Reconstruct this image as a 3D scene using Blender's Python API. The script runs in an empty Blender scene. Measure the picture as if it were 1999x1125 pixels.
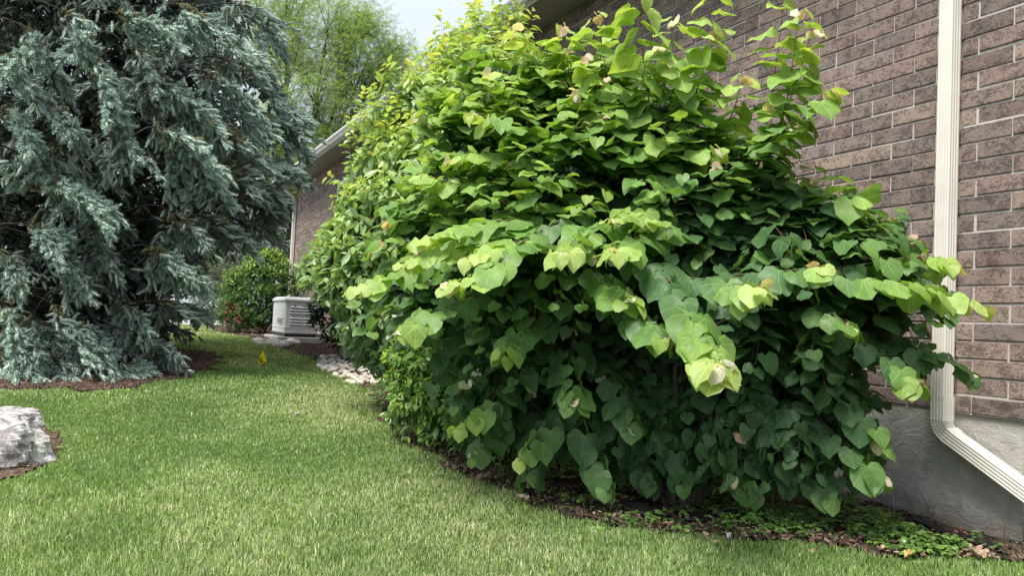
import bpy, math, random
import numpy as np
from mathutils import Matrix, Vector
random.seed(7)
rng = np.random.default_rng(11)
R_ = math.radians

# ------------------------------------------------------------------ camera
F_PX, PX, PY = 1560.0, 999.5, 562.5
YAW, PITCH, ROLL = R_(26.494), R_(2.548), R_(2.622)
CAM = np.array([0.0, 0.0, 1.35])
cy_, sy_ = math.cos(YAW), math.sin(YAW)
DIR = np.array([sy_*math.cos(PITCH), cy_*math.cos(PITCH), math.sin(PITCH)])
_R0 = np.array([cy_, -sy_, 0.0]); _U0 = np.cross(_R0, DIR)
RGT = _R0*math.cos(ROLL) + _U0*math.sin(ROLL)
UPV = -_R0*math.sin(ROLL) + _U0*math.cos(ROLL)
scene = bpy.context.scene
cam_d = bpy.data.cameras.new("camera"); cam = bpy.data.objects.new("camera", cam_d)
scene.collection.objects.link(cam)
cam_d.sensor_width = 36; cam_d.lens = F_PX/1999*36; cam_d.clip_start = .05; cam_d.clip_end = 600
m = Matrix.Identity(4)
for i in range(3):
    m[i][0] = RGT[i]; m[i][1] = UPV[i]; m[i][2] = -DIR[i]; m[i][3] = CAM[i]
cam.matrix_world = m
scene.camera = cam

# ------------------------------------------------------------------ light
SUN_EL, SUN_AZ = 60.0, -118.0      # azimuth from +Y towards +X
world = bpy.data.worlds.new("World"); scene.world = world; world.use_nodes = True
nt = world.node_tree; nt.nodes.clear()
wo = nt.nodes.new("ShaderNodeOutputWorld"); bg = nt.nodes.new("ShaderNodeBackground")
sky = nt.nodes.new("ShaderNodeTexSky"); sky.sky_type = 'NISHITA'; sky.sun_disc = False
sky.sun_elevation = R_(SUN_EL); sky.sun_rotation = R_(SUN_AZ); sky.dust_density = 3.0; sky.air_density = 1.0
tc = nt.nodes.new("ShaderNodeTexCoord"); mp = nt.nodes.new("ShaderNodeMapping"); mp.inputs['Scale'].default_value = (1, 1, 2.2)
nz = nt.nodes.new("ShaderNodeTexNoise"); nz.inputs['Scale'].default_value = 2.2; nz.inputs['Detail'].default_value = 5
rp = nt.nodes.new("ShaderNodeMapRange"); rp.inputs[1].default_value = .35; rp.inputs[2].default_value = .65
rp.inputs[3].default_value = .72; rp.inputs[4].default_value = .95
mx = nt.nodes.new("ShaderNodeMix"); mx.data_type = 'RGBA'
mx.inputs[7].default_value = (5.0, 5.5, 6.3, 1)
nt.links.new(tc.outputs['Generated'], mp.inputs[0]); nt.links.new(mp.outputs[0], nz.inputs['Vector'])
nt.links.new(nz.outputs[0], rp.inputs[0]); nt.links.new(rp.outputs[0], mx.inputs[0])
nt.links.new(sky.outputs[0], mx.inputs[6]); nt.links.new(mx.outputs[2], bg.inputs[0])
bg.inputs[1].default_value = 0.10
nt.links.new(bg.outputs[0], wo.inputs[0])
sl = bpy.data.lights.new("sun", 'SUN'); sl.energy = 3.0; sl.angle = R_(22); sl.color = (1, .96, .88)
so = bpy.data.objects.new("sun", sl); scene.collection.objects.link(so)
sd = Vector((math.sin(R_(SUN_AZ))*math.cos(R_(SUN_EL)), math.cos(R_(SUN_AZ))*math.cos(R_(SUN_EL)), math.sin(R_(SUN_EL))))
so.rotation_euler = sd.to_track_quat('Z', 'Y').to_euler()
vs = scene.view_settings; vs.view_transform = 'Standard'; vs.look = 'None'; vs.gamma = 1; vs.exposure = 0.95
scene.render.engine = 'CYCLES'
cy = scene.cycles
cy.max_bounces = 7; cy.diffuse_bounces = 4; cy.glossy_bounces = 2; cy.transmission_bounces = 4; cy.transparent_max_bounces = 4
cy.caustics_reflective = False; cy.caustics_refractive = False
cy.use_denoising = True; cy.denoiser = 'OPENIMAGEDENOISE'; cy.denoising_input_passes = 'RGB_ALBEDO_NORMAL'; cy.denoising_prefilter = 'ACCURATE'

# ------------------------------------------------------------------ helpers
def at(px, py, Z):
    "world point seen at photo pixel (px,py), Z metres ahead of the camera"
    return CAM + (DIR + RGT*(px-PX)/F_PX + UPV*(PY-py)/F_PX)*Z
def on_x(px, py, W):
    r = DIR + RGT*(px-PX)/F_PX + UPV*(PY-py)/F_PX
    return CAM + r*(W/r[0])
def gz(x, y):
    "height of the ground"
    x = np.asarray(x, float); y = np.asarray(y, float)
    a = np.where(y < 3, .31 + .02*(y-3), .31 + .043*(y-3))
    b = .826 + .02*(y-15)
    z = np.where(y < 15, a, np.minimum(b, 1.0))
    return z + .012*np.sin(x*1.7+y*.6) + .010*np.sin(x*.9-y*1.3+1)
def on_g(px, py, dz=0.0):
    r = DIR + RGT*(px-PX)/F_PX + UPV*(PY-py)/F_PX
    lo, hi = .5, 60.0
    for _ in range(50):
        t = (lo+hi)/2; p = CAM + r*t
        if p[2] > gz(p[0], p[1])+dz: lo = t
        else: hi = t
    return CAM + r*lo
def unit(v):
    v = np.asarray(v, float); return v/np.maximum(np.linalg.norm(v, axis=-1, keepdims=True), 1e-9)

def mesh_obj(name, V, faces, mat, parent=None, col=None, uv=None, smooth=True, loc=None):
    "one mesh object from arrays; faces is a list of int arrays (n,3)/(n,4)/(n,k)"
    V = np.asarray(V, np.float32).reshape(-1, 3)
    me = bpy.data.meshes.new(name)
    faces = [np.asarray(f, np.int32) for f in faces if len(f)]
    me.vertices.add(len(V)); me.vertices.foreach_set("co", V.ravel())
    tot = sum(f.size for f in faces); nf = sum(len(f) for f in faces)
    me.loops.add(tot); me.polygons.add(nf)
    li = np.concatenate([f.ravel() for f in faces])
    ls = []; s = 0
    for f in faces:
        k = f.shape[1]; ls.append(s + np.arange(len(f))*k); s += f.size
    ls = np.concatenate(ls)
    me.loops.foreach_set("vertex_index", li)
    me.polygons.foreach_set("loop_start", ls.astype(np.int32))
    me.polygons.foreach_set("use_smooth", np.full(nf, bool(smooth)))
    if col is not None:
        c = np.ones((len(V), 4), np.float32); c[:, :3] = np.asarray(col, np.float32).reshape(-1, 3)
        a = me.color_attributes.new("Col", 'FLOAT_COLOR', 'POINT'); a.data.foreach_set("color", c.ravel())
    if uv is not None:
        u = me.uv_layers.new(name="UVMap"); uu = np.asarray(uv, np.float32).reshape(-1, 2)[li]
        u.data.foreach_set("uv", uu.ravel())
    me.update(calc_edges=True); me.validate()
    if mat is not None: me.materials.append(mat)
    o = bpy.data.objects.new(name, me); scene.collection.objects.link(o)
    if loc is not None: o.location = loc
    if parent is not None:
        o.parent = parent
        o.matrix_parent_inverse = parent.matrix_world.inverted()
    return o
def thing(name, label, cat, loc=(0, 0, 0), group=None):
    o = bpy.data.objects.new(name, None); scene.collection.objects.link(o)
    o.location = tuple(float(v) for v in loc); o.empty_display_size = .1
    o['label'] = label; o['category'] = cat
    if group: o['group'] = group
    bpy.context.view_layer.update()
    return o
def tag(o, label=None, cat=None, group=None, kind=None):
    if label: o['label'] = label
    if cat: o['category'] = cat
    if group: o['group'] = group
    if kind: o['kind'] = kind
    return o

class Buf:
    def __init__(s): s.V = []; s.F = {}; s.C = []; s.U = []; s.n = 0
    def add(s, V, F, col=(1, 1, 1), uv=None):
        V = np.asarray(V, float).reshape(-1, 3)
        s.V.append(V)
        for f in (F if isinstance(F, list) else [F]):
            f = np.asarray(f, int)
            if f.size: s.F.setdefault(f.shape[1], []).append(f + s.n)
        c = np.asarray(col, float)
        if c.ndim == 1: c = np.tile(c, (len(V), 1))
        s.C.append(c); s.U.append(np.zeros((len(V), 2)) if uv is None else np.asarray(uv, float))
        s.n += len(V)
    def stamp(s, T, FT, R, L, S, col, uv=None):
        "n copies of template T; R (n,3,3) columns = axes, L (n,3), S (n,) or (n,3), col (n,3) or (n,t,3)"
        n, t = len(L), len(T)
        if n == 0: return
        S = np.asarray(S, float)
        if S.ndim == 1: S = np.repeat(S[:, None], 3, 1)
        P = T[None]*S[:, None, :] if T.ndim == 2 else T*S[:, None, :]
        V = np.einsum('nij,ntj->nti', R, P) + L[:, None, :]
        off = (np.arange(n)*t)[:, None, None]
        Fs = [(np.asarray(f)[None] + off).reshape(-1, np.asarray(f).shape[1]) for f in (FT if isinstance(FT, list) else [FT])]
        c = np.asarray(col, float)
        if c.ndim == 2: c = np.repeat(c[:, None, :], t, 1)
        u = None if uv is None else np.tile(np.asarray(uv), (n, 1))
        s.add(V.reshape(-1, 3), Fs, c.reshape(-1, 3), u)
    def tube(s, pts, rad, k=6, col=(1, 1, 1), cap=False):
        pts = np.asarray(pts, float); n = len(pts)
        rad = np.broadcast_to(np.asarray(rad, float), (n,))
        tg = unit(np.gradient(pts, axis=0))
        ref = np.array([0.3, .2, .93]) if abs(tg[0][2]) < .9 else np.array([1., .1, 0])
        a = unit(np.cross(tg, ref)); b = np.cross(tg, a)
        th = np.arange(k)/k*2*math.pi
        V = pts[:, None] + rad[:, None, None]*(a[:, None]*np.cos(th)[None, :, None] + b[:, None]*np.sin(th)[None, :, None])
        i = np.arange(n-1)[:, None]*k; j = np.arange(k)[None]
        Fq = np.stack([i+j, i+(j+1) % k, i+k+(j+1) % k, i+k+j], -1).reshape(-1, 4)
        fl = [Fq]
        if cap: fl.append(np.array([[(n-1)*k+q for q in range(k)]])); fl.append(np.array([[k-1-q for q in range(k)]]))
        s.add(V.reshape(-1, 3), fl, col)
    def box(s, lo, hi, col=(1, 1, 1), bev=0.0):
        (x0, y0, z0), (x1, y1, z1) = lo, hi
        if bev <= 0:
            V = [(x, y, z) for z in (z0, z1) for y in (y0, y1) for x in (x0, x1)]
            Fq = [[0, 2, 3, 1], [4, 5, 7, 6], [0, 1, 5, 4], [2, 6, 7, 3], [0, 4, 6, 2], [1, 3, 7, 5]]
            s.add(V, np.array(Fq), col); return
        # chamfered box through bmesh-free construction: 24 verts
        c = np.array([(x0+x1)/2, (y0+y1)/2, (z0+z1)/2]); h = np.array([x1-x0, y1-y0, z1-z0])/2
        V = []; idx = {}
        for sx in (-1, 1):
            for sy in (-1, 1):
                for sz in (-1, 1):
                    for ax in range(3):
                        p = np.array([sx, sy, sz])*h; q = np.array([sx, sy, sz])*(h-bev); q[ax] = p[ax]
                        idx[(sx, sy, sz, ax)] = len(V); V.append(c+q)
        Q = []; T3 = []
        for ax in range(3):
            for sg in (-1, 1):
                o = [k for k in range(3) if k != ax]
                loop = []
                for (u, v) in ((-1, -1), (1, -1), (1, 1), (-1, 1)):
                    sgn = [0, 0, 0]; sgn[ax] = sg; sgn[o[0]] = u; sgn[o[1]] = v; loop.append(idx[(*sgn, ax)])
                if (sg > 0) != (ax != 1): loop = loop[::-1]
                Q.append(loop)
        for a0 in range(3):
            for a1 in range(a0+1, 3):
                e = 3-a0-a1
                for s0 in (-1, 1):
                    for s1 in (-1, 1):
                        l = []
                        for (se, ax) in ((-1, a0), (1, a0), (1, a1), (-1, a1)):
                            sgn = [0, 0, 0]; sgn[a0] = s0; sgn[a1] = s1; sgn[e] = se; l.append(idx[(*sgn, ax)])
                        Q.append(l)
        for sx in (-1, 1):
            for sy in (-1, 1):
                for sz in (-1, 1): T3.append([idx[(sx, sy, sz, k)] for k in range(3)])
        s.add(V, [np.array(Q), np.array(T3)], col)
    def obj(s, name, mat, parent=None, smooth=True, useuv=False):
        V = np.concatenate(s.V); C = np.concatenate(s.C)
        fs = [np.concatenate(v) for v in s.F.values()]
        if parent is not None:
            V = V - np.array(parent.location)[None]
            o = mesh_obj(name, V, fs, mat, None, C, np.concatenate(s.U) if useuv else None, smooth)
            o.parent = parent; return o
        return mesh_obj(name, V, fs, mat, None, C, np.concatenate(s.U) if useuv else None, smooth)

def frames(f, n):
    "rotation matrices with y axis = f and z axis near n"
    f = unit(f); x = unit(np.cross(f, n)); z = np.cross(x, f)
    return np.stack([x, f, z], -1)

# ------------------------------------------------------------------ materials
def new_mat(name):
    m = bpy.data.materials.new(name); m.use_nodes = True
    nt = m.node_tree; b = nt.nodes['Principled BSDF']
    return m, nt, b, nt.nodes['Material Output']
def N(nt, t, **k):
    n = nt.nodes.new(t)
    for a, v in k.items(): setattr(n, a, v)
    return n
def noise(nt, scale, detail=4, coord='Object', rough=.6, dist=0.0):
    t = N(nt, "ShaderNodeTexCoord"); n = N(nt, "ShaderNodeTexNoise")
    n.inputs['Scale'].default_value = scale; n.inputs['Detail'].default_value = detail
    n.inputs['Roughness'].default_value = rough; n.inputs['Distortion'].default_value = dist
    nt.links.new(t.outputs[coord], n.inputs['Vector']); return n
def ramp(nt, src, stops):
    r = N(nt, "ShaderNodeValToRGB"); e = r.color_ramp.elements
    while len(e) < len(stops): e.new(.5)
    for i, (p, c) in enumerate(stops):
        e[i].position = p; e[i].color = (*c, 1) if len(c) == 3 else c
    nt.links.new(src, r.inputs[0]); return r
def mixc(nt, a, b, fac, mode='MIX'):
    m = N(nt, "ShaderNodeMix"); m.data_type = 'RGBA'; m.blend_type = mode
    for sock, v in ((m.inputs[6], a), (m.inputs[7], b)):
        if isinstance(v, tuple): sock.default_value = (*v, 1)
        else: nt.links.new(v, sock)
    if isinstance(fac, (int, float)): m.inputs[0].default_value = fac
    else: nt.links.new(fac, m.inputs[0])
    return m.outputs[2]
def bump(nt, b, h, strength=.3, dist=.01):
    n = N(nt, "ShaderNodeBump"); n.inputs['Strength'].default_value = strength; n.inputs['Distance'].default_value = dist
    nt.links.new(h, n.inputs['Height']); nt.links.new(n.outputs[0], b.inputs['Normal'])
def simple(name, color, rough=.6, nscale=None, namt=.25, bstr=0.0, bdist=.004, metal=0.0, attr=False, spec=.5):
    m, nt, b, o = new_mat(name)
    b.inputs['Roughness'].default_value = rough; b.inputs['Metallic'].default_value = metal
    b.inputs['Specular IOR Level'].default_value = spec
    base = color
    if attr:
        a = N(nt, "ShaderNodeAttribute"); a.attribute_name = "Col"
        base = mixc(nt, a.outputs[0], color, 1.0, 'MULTIPLY')
    if nscale:
        n = noise(nt, nscale); lo = 1-namt; hi = 1+namt
        r = ramp(nt, n.outputs[0], [(.3, (lo, lo, lo)), (.7, (hi, hi, hi))])
        c = mixc(nt, base, r.outputs[0], 1.0, 'MULTIPLY'); nt.links.new(c, b.inputs['Base Color'])
        if bstr: bump(nt, b, n.outputs[0], bstr, bdist)
    elif isinstance(base, tuple): b.inputs['Base Color'].default_value = (*base, 1)
    else: nt.links.new(base, b.inputs['Base Color'])
    return m
def leaf_mat(name, trans=.35, rough=.45, veins=False, under=1.25, spec=.35, tint=(1.35, 1.25, .55)):
    m, nt, b, o = new_mat(name)
    a = N(nt, "ShaderNodeAttribute"); a.attribute_name = "Col"
    col = a.outputs[0]
    n = noise(nt, 14, 3); r = ramp(nt, n.outputs[0], [(.3, (.86, .86, .86)), (.7, (1.14, 1.12, 1.1))])
    col = mixc(nt, col, r.outputs[0], 1.0, 'MULTIPLY')
    if veins:
        uv = N(nt, "ShaderNodeUVMap"); sx = N(nt, "ShaderNodeSeparateXYZ"); nt.links.new(uv.outputs[0], sx.inputs[0])
        at2 = N(nt, "ShaderNodeMath", operation='ARCTAN2'); nt.links.new(sx.outputs[0], at2.inputs[0]); nt.links.new(sx.outputs[1], at2.inputs[1])
        ab = N(nt, "ShaderNodeMath", operation='ABSOLUTE'); nt.links.new(at2.outputs[0], ab.inputs[0])
        ln = N(nt, "ShaderNodeVectorMath", operation='LENGTH'); nt.links.new(uv.outputs[0], ln.inputs[0])
        # rays curve a little towards the tip
        cu = N(nt, "ShaderNodeMath", operation='MULTIPLY_ADD'); nt.links.new(ln.outputs['Value'], cu.inputs[0]); cu.inputs[1].default_value = .25; nt.links.new(ab.outputs[0], cu.inputs[2])
        mu = N(nt, "ShaderNodeMath", operation='MULTIPLY'); nt.links.new(ab.outputs[0], mu.inputs[0]); mu.inputs[1].default_value = 1.0
        pp = N(nt, "ShaderNodeMath", operation='PINGPONG'); nt.links.new(mu.outputs[0], pp.inputs[0]); pp.inputs[1].default_value = .34
        wd = N(nt, "ShaderNodeMath", operation='MULTIPLY'); nt.links.new(pp.outputs[0], wd.inputs[0]); nt.links.new(ln.outputs['Value'], wd.inputs[1])
        vr = N(nt, "ShaderNodeMapRange"); nt.links.new(wd.outputs[0], vr.inputs[0]); vr.inputs[1].default_value = .006; vr.inputs[2].default_value = .028
        vr.inputs[3].default_value = 1; vr.inputs[4].default_value = 0
        lt = mixc(nt, col, (1.35, 1.3, 1.25), 1.0, 'MULTIPLY'); lt = mixc(nt, lt, (.02, .03, .01), 1.0, 'ADD')
        col = mixc(nt, col, lt, vr.outputs[0])
        bm = N(nt, "ShaderNodeBump"); bm.inputs['Strength'].default_value = .35; bm.inputs['Distance'].default_value = .004
        sub = N(nt, "ShaderNodeMath", operation='SUBTRACT'); nt.links.new(n.outputs[0], sub.inputs[0]); nt.links.new(vr.outputs[0], sub.inputs[1])
        nt.links.new(sub.outputs[0], bm.inputs['Height']); nt.links.new(bm.outputs[0], b.inputs['Normal'])
    g = N(nt, "ShaderNodeNewGeometry")
    un = mixc(nt, col, (under, under, under*1.05), 1.0, 'MULTIPLY')
    fin = mixc(nt, col, un, g.outputs['Backfacing'])
    nt.links.new(fin, b.inputs['Base Color'])
    b.inputs['Roughness'].default_value = rough; b.inputs['Specular IOR Level'].default_value = spec
    tr = N(nt, "ShaderNodeBsdfTranslucent"); tcn = mixc(nt, col, tint, 1.0, 'MULTIPLY'); nt.links.new(tcn, tr.inputs[0])
    ms = N(nt, "ShaderNodeMixShader"); ms.inputs[0].default_value = trans
    nt.links.new(b.outputs[0], ms.inputs[1]); nt.links.new(tr.outputs[0], ms.inputs[2]); nt.links.new(ms.outputs[0], o.inputs[0])
    return m

M = {}
M['heart'] = leaf_mat("heart_leaf", .42, .42, True)
M['oval'] = leaf_mat("oval_leaf", .36, .36, spec=.5)
M['fine'] = leaf_mat("fine_leaf", .40, .5)
M['needle'] = leaf_mat("spruce_needle", .08, .55, tint=(1, 1, .9))
M['grass'] = leaf_mat("grass_blade", .35, .5, tint=(1.2, 1.2, .6))
M['bark'] = simple("bark", (.065, .052, .042), .9, 25, .5, .6, .01)
M['stem'] = simple("green_stem", (.13, .11, .06), .6, attr=False)
M['dark_bark'] = simple("dark_bark", (.04, .033, .03), .95, 18, .5, .8, .02)

def brick_mat():
    m, nt, b, o = new_mat("wire_cut_brick")
    a = N(nt, "ShaderNodeAttribute"); a.attribute_name = "Col"
    t = N(nt, "ShaderNodeTexCoord"); mpn = N(nt, "ShaderNodeMapping"); mpn.inputs['Scale'].default_value = (1, 1, 1.5)
    nt.links.new(t.outputs['Object'], mpn.inputs[0])
    def nn(s, d, r=.6, dist=0):
        n = N(nt, "ShaderNodeTexNoise"); n.inputs['Scale'].default_value = s; n.inputs['Detail'].default_value = d
        n.inputs['Roughness'].default_value = r; n.inputs['Distortion'].default_value = dist
        nt.links.new(mpn.outputs[0], n.inputs['Vector']); return n
    big = nn(9, 3); mid = nn(45, 5, .7, 1.0); fine = nn(170, 3, .7)
    mul = N(nt, "ShaderNodeMath", operation='MULTIPLY_ADD'); nt.links.new(big.outputs[0], mul.inputs[0]); mul.inputs[1].default_value = .55; nt.links.new(mid.outputs[0], mul.inputs[2])
    rr = ramp(nt, mul.outputs[0], [(.70, (0, 0, 0)), (.80, (1, 1, 1))])
    c = mixc(nt, a.outputs[0], (2.25, 2.2, 2.05), 1.0, 'MULTIPLY')
    col = mixc(nt, a.outputs[0], c, rr.outputs[0])
    fr = ramp(nt, fine.outputs[0], [(.35, (.62, .6, .6)), (.52, (1, 1, 1)), (.75, (1.3, 1.28, 1.22))])
    col = mixc(nt, col, fr.outputs[0], .8, 'MULTIPLY')
    col = mixc(nt, col, (.80, .80, .78), 1.0, 'MULTIPLY')
    nt.links.new(col, b.inputs['Base Color']); b.inputs['Roughness'].default_value = .9
    b.inputs['Specular IOR Level'].default_value = .2
    ad = N(nt, "ShaderNodeMath", operation='ADD'); nt.links.new(mid.outputs[0], ad.inputs[0]); nt.links.new(fine.outputs[0], ad.inputs[1])
    bump(nt, b, ad.outputs[0], .7, .006)
    return m
M['brick'] = brick_mat()
M['mortar'] = simple("mortar", (.52, .49, .455), .95, 60, .18, .4, .003)
M['concrete'] = None
def conc_mat():
    m, nt, b, o = new_mat("parged_concrete")
    t = N(nt, "ShaderNodeTexCoord"); mpn = N(nt, "ShaderNodeMapping"); mpn.inputs['Scale'].default_value = (1, .8, 1.3); nt.links.new(t.outputs['Object'], mpn.inputs[0])
    n1 = noise(nt, 2.2, 6, dist=.8); n2 = noise(nt, 9, 6, rough=.65, dist=1.0); n3 = noise(nt, 70, 4, rough=.7)
    nt.links.new(mpn.outputs[0], n2.inputs['Vector'])
    c = ramp(nt, n1.outputs[0], [(.32, (.31, .295, .27)), (.5, (.40, .385, .355)), (.68, (.53, .51, .47))])
    r2 = ramp(nt, n2.outputs[0], [(.30, (.86, .86, .86)), (.70, (1.14, 1.14, 1.13))])
    col = mixc(nt, c.outputs[0], r2.outputs[0], 1.0, 'MULTIPLY')
    s_ = N(nt, "ShaderNodeSeparateXYZ"); nt.links.new(t.outputs['Object'], s_.inputs[0])
    sm = N(nt, "ShaderNodeMath", operation='MULTIPLY_ADD'); nt.links.new(n2.outputs[0], sm.inputs[0]); sm.inputs[1].default_value = .22; nt.links.new(s_.outputs[2], sm.inputs[2])
    so2 = N(nt, "ShaderNodeMapRange"); nt.links.new(sm.outputs[0], so2.inputs[0]); so2.inputs[1].default_value = .02; so2.inputs[2].default_value = .16; so2.inputs[3].default_value = .75; so2.inputs[4].default_value = 0
    col = mixc(nt, col, (.17, .13, .10), so2.outputs[0])      # soil splashed on the lowest part
    nt.links.new(col, b.inputs['Base Color']); b.inputs['Roughness'].default_value = .92
    ad = N(nt, "ShaderNodeMath", operation='MULTIPLY_ADD'); nt.links.new(n3.outputs[0], ad.inputs[0]); ad.inputs[1].default_value = .35; nt.links.new(n2.outputs[0], ad.inputs[2])
    bump(nt, b, ad.outputs[0], .8, .02); return m
M['concrete'] = conc_mat()
M['pale_concrete'] = simple("pale_concrete", (.42, .42, .40), .9, 12, .15, .3, .004)
M['alu'] = simple("painted_aluminium", (.74, .70, .63), .35, 5, .07, spec=.45)
M['soffit'] = None
def soffit_mat():
    m, nt, b, o = new_mat("vented_soffit")
    t = N(nt, "ShaderNodeTexCoord"); s = N(nt, "ShaderNodeSeparateXYZ"); nt.links.new(t.outputs['Object'], s.inputs[0])
    def pp(sock, per):
        p = N(nt, "ShaderNodeMath", operation='PINGPONG'); nt.links.new(sock, p.inputs[0]); p.inputs[1].default_value = per/2; return p
    hx = pp(s.outputs[0], .018); hy = pp(s.outputs[1], .014); ln = pp(s.outputs[1], .1)
    mxx = N(nt, "ShaderNodeMath", operation='MAXIMUM'); nt.links.new(hx.outputs[0], mxx.inputs[0]); nt.links.new(hy.outputs[0], mxx.inputs[1])
    hole = N(nt, "ShaderNodeMath", operation='LESS_THAN'); nt.links.new(mxx.outputs[0], hole.inputs[0]); hole.inputs[1].default_value = .0042
    gv = N(nt, "ShaderNodeMath", operation='LESS_THAN'); nt.links.new(ln.outputs[0], gv.inputs[0]); gv.inputs[1].default_value = .004
    c = mixc(nt, (.46, .43, .38), (.06, .06, .06), hole.outputs[0]); c = mixc(nt, c, (.15, .14, .13), gv.outputs[0])
    nt.links.new(c, b.inputs['Base Color']); b.inputs['Roughness'].default_value = .5; return m
M['soffit'] = soffit_mat()
M['white_metal'] = simple("white_metal", (.82, .82, .80), .35)
M['vinyl'] = simple("white_vinyl", (.75, .76, .76), .4)
M['black'] = simple("black_plastic", (.012, .012, .014), .45)
M['grey_metal'] = simple("grey_metal", (.34, .34, .33), .5)
M['shingle'] = simple("roof_shingle", (.10, .095, .09), .95, 9, .35, .6, .01)
M['red'] = simple("red_print", (.55, .06, .04), .5)
M['yellow'] = None
M['soil'] = simple("soil", (1, 1, 1), .98, 30, .45, .9, .02, attr=True, spec=.1)
M['chip'] = simple("litter", (1, 1, 1), .9, 50, .3, attr=True, spec=.2)
M['stone'] = simple("river_stone", (1, 1, 1), .7, 16, .22, .3, .006, attr=True)
m, nt_, b_, o_ = new_mat("glass_pane"); b_.inputs['Base Color'].default_value = (.03, .04, .05, 1); b_.inputs['Roughness'].default_value = .05; M['glass'] = m

# ------------------------------------------------------------------ regions on the ground
def poly(pts): return np.array([on_g(*p)[:2] for p in pts])
def inside(P, poly):
    x, y = P[:, 0], P[:, 1]; r = np.zeros(len(P), bool); j = len(poly)-1
    for i in range(len(poly)):
        xi, yi = poly[i]; xj, yj = poly[j]
        c = ((yi > y) != (yj > y)) & (x < (xj-xi)*(y-yi)/(yj-yi+1e-12)+xi)
        r ^= c; j = i
    return r
EDGE = [(520, 668), (575, 690), (640, 712), (700, 745), (735, 775), (740, 812), (780, 856), (838, 893), (915, 932), (1000, 972), (1100, 1008), (1210, 1034), (1330, 1052), (1480, 1060), (1640, 1078), (1800, 1094), (1990, 1100)]
bed_edge = poly(EDGE)
BED = np.concatenate([bed_edge, [[4.34, 2.2], [4.34, 24], [1.9, 24], [2.1, 17.0]]])
NEED = poly([(20, 762), (180, 766), (300, 750), (385, 733), (432, 712), (430, 694), (380, 684), (300, 682), (150, 676), (-20, 680), (-60, 700), (-40, 755)])
ROCKBED = poly([(-60, 950), (40, 935), (95, 906), (125, 880), (112, 850), (90, 830), (0, 830), (-60, 840)])
def wob(P, a=.07):
    x, y = P[:, 0], P[:, 1]
    return P + np.stack([a*np.sin(7*y+3*x)+a*.6*np.sin(19*y-11*x), a*np.sin(8*x-5*y)+a*.6*np.sin(23*x+9*y)], -1)

# ------------------------------------------------------------------ ground
def grid(x0, x1, y0, y1, nx, ny, dz=0, amp=0):
    X, Y = np.meshgrid(np.linspace(x0, x1, nx), np.linspace(y0, y1, ny)); X = X.ravel(); Y = Y.ravel()
    Z = gz(X, Y)+dz
    if amp: Z = Z + amp*(np.sin(X*31+Y*17)+np.sin(Y*43-X*23)+np.sin(X*71-Y*59))/3
    i = (np.arange(ny-1)[:, None]*nx+np.arange(nx-1)[None]).ravel()
    return np.stack([X, Y, Z], -1), np.stack([i, i+1, i+nx+1, i+nx], -1)
V, Fq = grid(-70, 70, -20, 140, 141, 161)
gm, nt_, b_, o_ = new_mat("lawn_thatch")
n1 = noise(nt_, 3, 5); n2 = noise(nt_, 120, 3)
c1 = ramp(nt_, n1.outputs[0], [(.3, (.055, .075, .022)), (.6, (.075, .10, .03)), (.8, (.11, .11, .045))])
c2 = ramp(nt_, n2.outputs[0], [(.35, (.5, .5, .5)), (.65, (1.3, 1.3, 1.2))])
nt_.links.new(mixc(nt_, c1.outputs[0], c2.outputs[0], 1.0, 'MULTIPLY'), b_.inputs['Base Color']); b_.inputs['Roughness'].default_value = 1
b_.inputs['Specular IOR Level'].default_value = .1
bump(nt_, b_, n2.outputs[0], .8, .02)
tag(mesh_obj("lawn_ground", V, [Fq], gm), kind='structure')
def patch(name, pl, step, dz, amp, cols, wobble=.05):
    lo = pl.min(0)-.2; hi = pl.max(0)+.2
    nx = int((hi[0]-lo[0])/step)+2; ny = int((hi[1]-lo[1])/step)+2
    V, Fq = grid(lo[0], hi[0], lo[1], hi[1], nx, ny, dz, amp)
    ins = inside(wob(V[:, :2], wobble), pl) & (V[:, 0] < 4.36)
    keep = ins[Fq].all(1)
    Fq = Fq[keep]; used = np.unique(Fq); mp_ = -np.ones(len(V), int); mp_[used] = np.arange(len(used))
    V = V[used]; Fq = mp_[Fq]
    V[:, 2] += rng.normal(0, amp*.4, len(V))
    k = rng.random(len(V))
    cols = np.array(cols); c = cols[rng.integers(0, len(cols), len(V))]*(.7+.6*k[:, None])
    o = mesh_obj(name, V, [Fq], M['soil'], None, c)
    return tag(o, kind='structure')
patch("mulch_bed", BED, .045, .012, .012, [(.075, .05, .04), (.05, .035, .03), (.095, .06, .05), (.035, .028, .025)])
patch("needle_bed", NEED, .06, .010, .008, [(.085, .055, .043), (.065, .044, .036), (.105, .07, .054)], .08)
patch("bare_soil", ROCKBED, .03, .008, .006, [(.10, .07, .05), (.14, .10, .07)], .02)
# pale road far behind the trees
V, Fq = grid(-26, 3.0, 21.0, 26.0, 30, 8, .015)
tag(mesh_obj("road", V, [Fq], M['pale_concrete']), kind='structure')

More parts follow.
